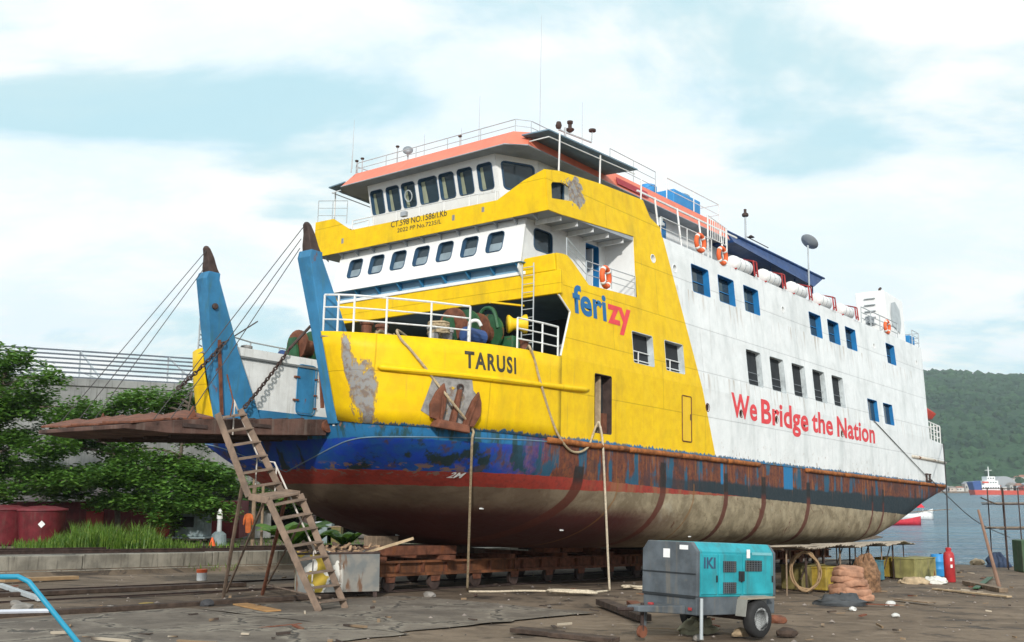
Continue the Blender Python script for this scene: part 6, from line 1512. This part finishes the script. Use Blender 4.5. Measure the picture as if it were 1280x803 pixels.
P = gpt(29, 42.5); tag(MB().box(P.x - .35, P.x + .3, P.y, P.y + .4, P.z, P.z + 1.35).build('ochre_board', olive, bevel=.02), 'ochre panel standing between the two red tubs', 'panel')
P = gpt(235, 46); mc = thing('grey_machine', 'pale blue-grey machine cabinet standing under the trees', 'machine', P, R(-10))
mgm = pm('machine_pale', (.20, .26, .28), .6, var=.2, streak=.3)
MB().box(-.75, .75, 0, .8, .35, 1.35).build('cabinet', mgm, mc, bevel=.03); MB().box(-.55, .3, -.03, -.003, .75, 1.2).build('window', dark, mc); MB().box(-.9, .9, -.15, .9, .28, .345).build('tray', mgm, mc)
for x in (-.65, .65):
    for y in (.05, .7): MB().box(x - .05, x + .05, y - .05, y + .05, 0, .28).build('leg', rustdark, mc)
P = gpt(275, 45); bo = thing('vent_post', 'grey post with a white cap on a conical base', 'post', P)
MB().lathe([(.34, 0), (.3, .5), (.16, .62)], (0, 0, 0), (0, 0, 1), 14).build('base', mgm, bo); MB().lathe([(.1, .62), (.09, 1.15)], (0, 0, 0), (0, 0, 1), 10).build('stem', railg, bo); MB().lathe([(.12, 1.15), (.12, 1.42), (.02, 1.6)], (0, 0, 0), (0, 0, 1), 12).build('cap', white_clean, bo)
P = gpt(267, 44.5); tag(MB().lathe([(.16, 0), (.14, .04), (.03, .38)], P, (0, 0, 1), 12).build('traffic_cone', buoy), 'small faded orange cone beside the capped post', 'cone')
P = gpt(317, 46); tag(MB().tube([P, P + Vector((0, 0, 3.2))], .09, 8).build('timber_post', wood), 'brown timber post standing behind the stair', 'post')
P = gpt(328, 45); tag(MB().tube([P, P + Vector((0, 0, 3.0))], .06, 8).build('timber_post', wood), 'thinner pale post right of the brown timber post', 'post')
P = gpt(311, 45.3); cl = thing('work_coverall', 'orange work coverall hanging from the timber post', 'clothing', P + Vector((0, 0, .55)))
oc = pm('coverall_orange', (.42, .10, .025), .85, var=.3); cl.scale = (.62, .62, .72)
mb = MB(); rows = []
for z, w, d in ((1.18, .12, .06), (1.12, .24, .09), (.9, .22, .1), (.6, .19, .09), (.45, .21, .1), (.05, .18, .09)):
    rows.append([(w * math.cos(a), d * math.sin(a), z) for a in [2 * math.pi * k / 16 for k in range(17)]])
mb.grid(rows); mb.build('torso', oc, cl, smooth=True)
for s in (-1, 1): MB().tube([(s * .2, 0, 1.08), (s * .3, -.02, .8), (s * .31, -.03, .5)], [.08, .07, .06], 8).build('sleeve', oc, cl, smooth=True)
dksh = thing('shade_filler_shed', 'dark open-fronted shed added to fill in the shade behind the bow', 'shed', gpt(330, 62), R(20))  # dark structure added to stand in for the shaded understory
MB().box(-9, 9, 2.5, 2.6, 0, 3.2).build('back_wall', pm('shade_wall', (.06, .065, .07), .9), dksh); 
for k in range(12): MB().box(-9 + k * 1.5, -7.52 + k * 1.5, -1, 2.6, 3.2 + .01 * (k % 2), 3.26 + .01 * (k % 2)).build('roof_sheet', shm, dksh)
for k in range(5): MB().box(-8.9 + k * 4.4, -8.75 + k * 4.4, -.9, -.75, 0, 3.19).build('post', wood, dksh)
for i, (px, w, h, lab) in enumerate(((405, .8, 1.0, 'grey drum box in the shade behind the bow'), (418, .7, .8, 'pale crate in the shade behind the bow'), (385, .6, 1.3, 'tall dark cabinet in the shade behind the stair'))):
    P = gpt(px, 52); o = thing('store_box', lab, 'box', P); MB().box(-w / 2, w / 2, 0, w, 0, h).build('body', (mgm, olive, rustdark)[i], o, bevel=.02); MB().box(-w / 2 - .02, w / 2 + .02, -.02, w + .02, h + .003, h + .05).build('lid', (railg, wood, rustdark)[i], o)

# ------------------------------------------------------------ scaffold at the right edge, boats, far shore
G = ground_at(1262, 712); sc = thing('scaffold', 'thin steel work frame with planks at the right shore edge', 'scaffold', G, R(10))
for x in (-.05, .8, 2.2):
    for y in (0, 1.3): MB().tube([(x, y, -.3), (x, y, 4.1)], .03, 6).build('upright', rustdark, sc)
for z in (2.0, 3.25, 4.05):
    for y in (0, 1.3): MB().tube([(-.4, y, z), (2.5, y, z)], .025, 6).build('ledger', rustdark, sc)
for z in (2.05, 3.3):
    for k in range(3): MB().box(-.5, 2.6, .1 + k * .4, .45 + k * .4, z, z + .04).build('board', wood, sc)
MB().beam((-1.0, .5, 3.6), (-.1, .5, 3.25), .08, .05).build('loose_board', woodd, sc)
P = ground_at(1277, 716); tag(MB().box(P.x + .1, P.x + 1.2, P.y, P.y + 1, P.z, P.z + 1.5).build('green_cabinet', pm('cab_green', (.05, .10, .05), .7, rust=.3, streak=.5), bevel=.04), 'green cabinet standing under the scaffold at the right edge', 'cabinet')
heap('tarpaulin', 'dark blue bundle with a pale top beside the scaffold', 'tarpaulin', 1247, 709, .6, .5, .7, pm('bundle_blue', (.03, .05, .10), .7), 14)
rock(1222, 706, .35, woodp, 'tan lump on the shore below the leaning pole'); rock(1150, 712, .3, stm, 'shore stone behind the yellow boxes')
def boat_hull(L, Bm, Hh, m, parent, n=12, name='hull'):
    rows = []
    for i in range(n + 1):
        f = i / n; w = Bm / 2 * (1 - abs(2 * f - 1) ** 2.0) ** .7 + .02; sh_ = Hh * (1 + .9 * (2 * f - 1) ** 2); x = L * (f - .5)
        rows.append([(x, -w, sh_), (x, -w * .8, Hh * .25), (x, 0, -.2), (x, w * .8, Hh * .25), (x, w, sh_)])
    return MB().grid(rows).build(name, m, parent, smooth=True, solid=.04)
bp_ = PD(1140, 651, 150); bt = thing('fishing_boat', 'small pale fishing boat with a red awning moored behind the stern', 'boat', (bp_.x, bp_.y, -1.45), R(8))
boat_hull(6.5, 1.5, .8, white, bt); MB().hexa([(-2.2, -.8, 1.7), (1.6, -.8, 1.7), (1.6, .8, 1.7), (-2.2, .8, 1.7), (-1.9, -.3, 2.3), (1.3, -.3, 2.3), (1.3, .3, 2.3), (-1.9, .3, 2.3)]).build('awning', pm('awning_red', (.6, .03, .05), .7, bmp=0), bt)
for x in (-2, 1.4):
    for y in (-.6, .6): MB().tube([(x, y, .3), (x, y, 1.7)], .04, 5).build('awning_post', railg, bt)
MB().beam((-1, 0, 1.0), (5.2, -1.6, 1.5), .1, .1).build('outrigger_boom', wood, bt)
P = PD(1120, 656, 128); b2_ = thing('fishing_boat', 'low red boat floating just beyond the stern keel', 'boat', (P.x, P.y, -1.45), R(15)); boat_hull(7, 1.4, .55, pm('boat_red', (.5, .03, .05), .6, bmp=0), b2_); MB().box(-1.5, 1.5, -.5, .5, .25, .5).build('thwart', wood, b2_)
P = PD(1232, 616, 760); fs = thing('cargo_ship', 'far ship with a red hull and white bridge, anchored off the shore', 'ship', (P.x, P.y, -1.45), R(0)); fs.scale = (1, 1, 1)
fsr = pm('ship_red', (.55, .08, .05), .6, bmp=0); fsb = pm('ship_blue', (.03, .08, .25), .6, bmp=0)
MB().hexa([(-9, -4, -.5), (44, -4, -.5), (44, 5, -.5), (-9, 5, -.5), (-10, -4.5, 3.4), (46, -4.5, 2.6), (46, 5.5, 2.6), (-10, 5.5, 3.4)]).build('hull', fsr, fs)
MB().hexa([(-9.5, -4, 3.42), (-4, -4, 3.42), (-4, 5, 3.42), (-9.5, 5, 3.42), (-11, -4.4, 9), (-5, -4.4, 10), (-5, 5.4, 10), (-11, 5.4, 9)]).build('stern_block', fsb, fs)
for a, b, z0, z1 in ((-4, 9, 3.4, 7), (-2, 8, 7.01, 10), (0, 6, 10.01, 13)):
    w = MB().box(a, b, -3.6, 4.6, z0, z1).build('deckhouse', white_clean, fs)
    for k in range(int((b - a) / 1.8)): MB().box(a + .6 + k * 1.8, a + 1.5 + k * 1.8, -3.66, -3.62, z0 + 1.2, z0 + 2.1).build('window', dark, w)
m_ = MB().tube([(3, 0, 13), (3, 0, 20)], .35, 6).build('mast', railw, fs); MB().beam((.5, 0, 17.5), (5.5, 0, 17.5), .3, .3).build('yard', railw, m_)
MB().box(-3.5, 1, -3.7, -3.61, 8.2, 9.4).build('red_panel', fsr, fs)
P = PD(1290, 613, 850); f2 = thing('cargo_ship', 'second far red-hulled vessel at the right edge', 'ship', (P.x, P.y, -1.45)); MB().hexa([(-8, -4, -.5), (30, -4, -.5), (30, 4, -.5), (-8, 4, -.5), (-9, -4.5, 6), (31, -4.5, 6), (31, 4.5, 6), (-9, 4.5, 6)]).build('hull', fsr, f2); MB().box(0, 14, -3, 3, 6.01, 13).build('deckhouse', white_clean, f2)
rn = random.Random(15); hcol = [pm('house_%d' % k, c, .8, bmp=0) for k, c in enumerate(((.55, .53, .5), (.4, .38, .35), (.3, .32, .34), (.5, .42, .36)))]; rcol = [pm('houseroof_%d' % k, c, .8, bmp=0) for k, c in enumerate(((.25, .22, .2), (.35, .15, .1), (.3, .32, .35)))]
place = ['leftmost of the shore row beside the ship stern', 'second of the shore row from the left', 'third of the shore row from the left', 'fourth of the shore row from the left', 'left of the far ship', 'just behind the far ship', 'behind the mast of the far ship', 'right of the far ship', 'between the far ship and the arched hall', 'right of the arched hall', 'second from the right edge', 'at the right edge of the shore row', 'upslope above the shore row', 'upslope to the right']
for k, px in enumerate((1163, 1172, 1181, 1190, 1200, 1210, 1222, 1248, 1254, 1266, 1274, 1284, 1268, 1280)):
    D8 = 1046 if k < 12 else 1088; P = PD(px, 605, D8); w = rn.uniform(5, 9) if k < 10 else rn.uniform(9, 14); h = rn.uniform(4, 8) if k > 4 else rn.uniform(3, 5); z = .2 if k < 12 else max(.2, -3 + hill_h(P.x, P.y))
    o = thing('shore_house', 'small far shore building, ' + place[k], 'building', (P.x, P.y, z), 0, 'buildings along the far shore')
    MB().box(-w / 2, w / 2, 0, 8, -1 if k > 11 else 0, h).build('wall', hcol[k % 4], o); MB().prism([(-w / 2 - .5, -.5, h), (w / 2 + .5, -.5, h), (0, -.5, h + rn.uniform(1.2, 2.6))], (0, 9, 0)).build('roof', rcol[k % 3], o)
    for j in range(max(1, int(w / 3))): MB().box(-w / 2 + .8 + j * 2.8, -w / 2 + 2 + j * 2.8, -.1, -.02, h * .4, h * .7).build('window', dark, o)
P = PD(1256, 605, 1058); o = thing('arched_hall', 'pale arched-roof hall on the far shore right of the ship', 'building', (P.x, P.y, .2)); MB().prism([(14 * math.cos(a), 0, 15 * math.sin(a)) for a in [math.pi * k / 16 for k in range(17)]], (0, 20, 0)).build('arched_roof', hcol[2], o); MB().box(-3, 3, -.3, -.02, 0, 6).build('doorway', dark, o)

# ------------------------------------------------------------ haze over the bay
hm = bpy.data.materials.new('haze_air'); hm.use_nodes = True; hm.node_tree.nodes.clear(); nt = NT(hm.node_tree)
pv = nt.new('ShaderNodeVolumePrincipled'); pv.inputs['Color'].default_value = (.80, .92, 1, 1); pv.inputs['Density'].default_value = .00013; pv.inputs['Anisotropy'].default_value = 0
out = nt.new('ShaderNodeOutputMaterial'); nt.l.new(pv.outputs[0], out.inputs['Volume'])
hz = MB().box(-3200, 5200, -400, 6700, -8, 300).build('haze', hm); stuff(hz); tag(hz, 'thin blue haze in the air over the bay', 'haze')
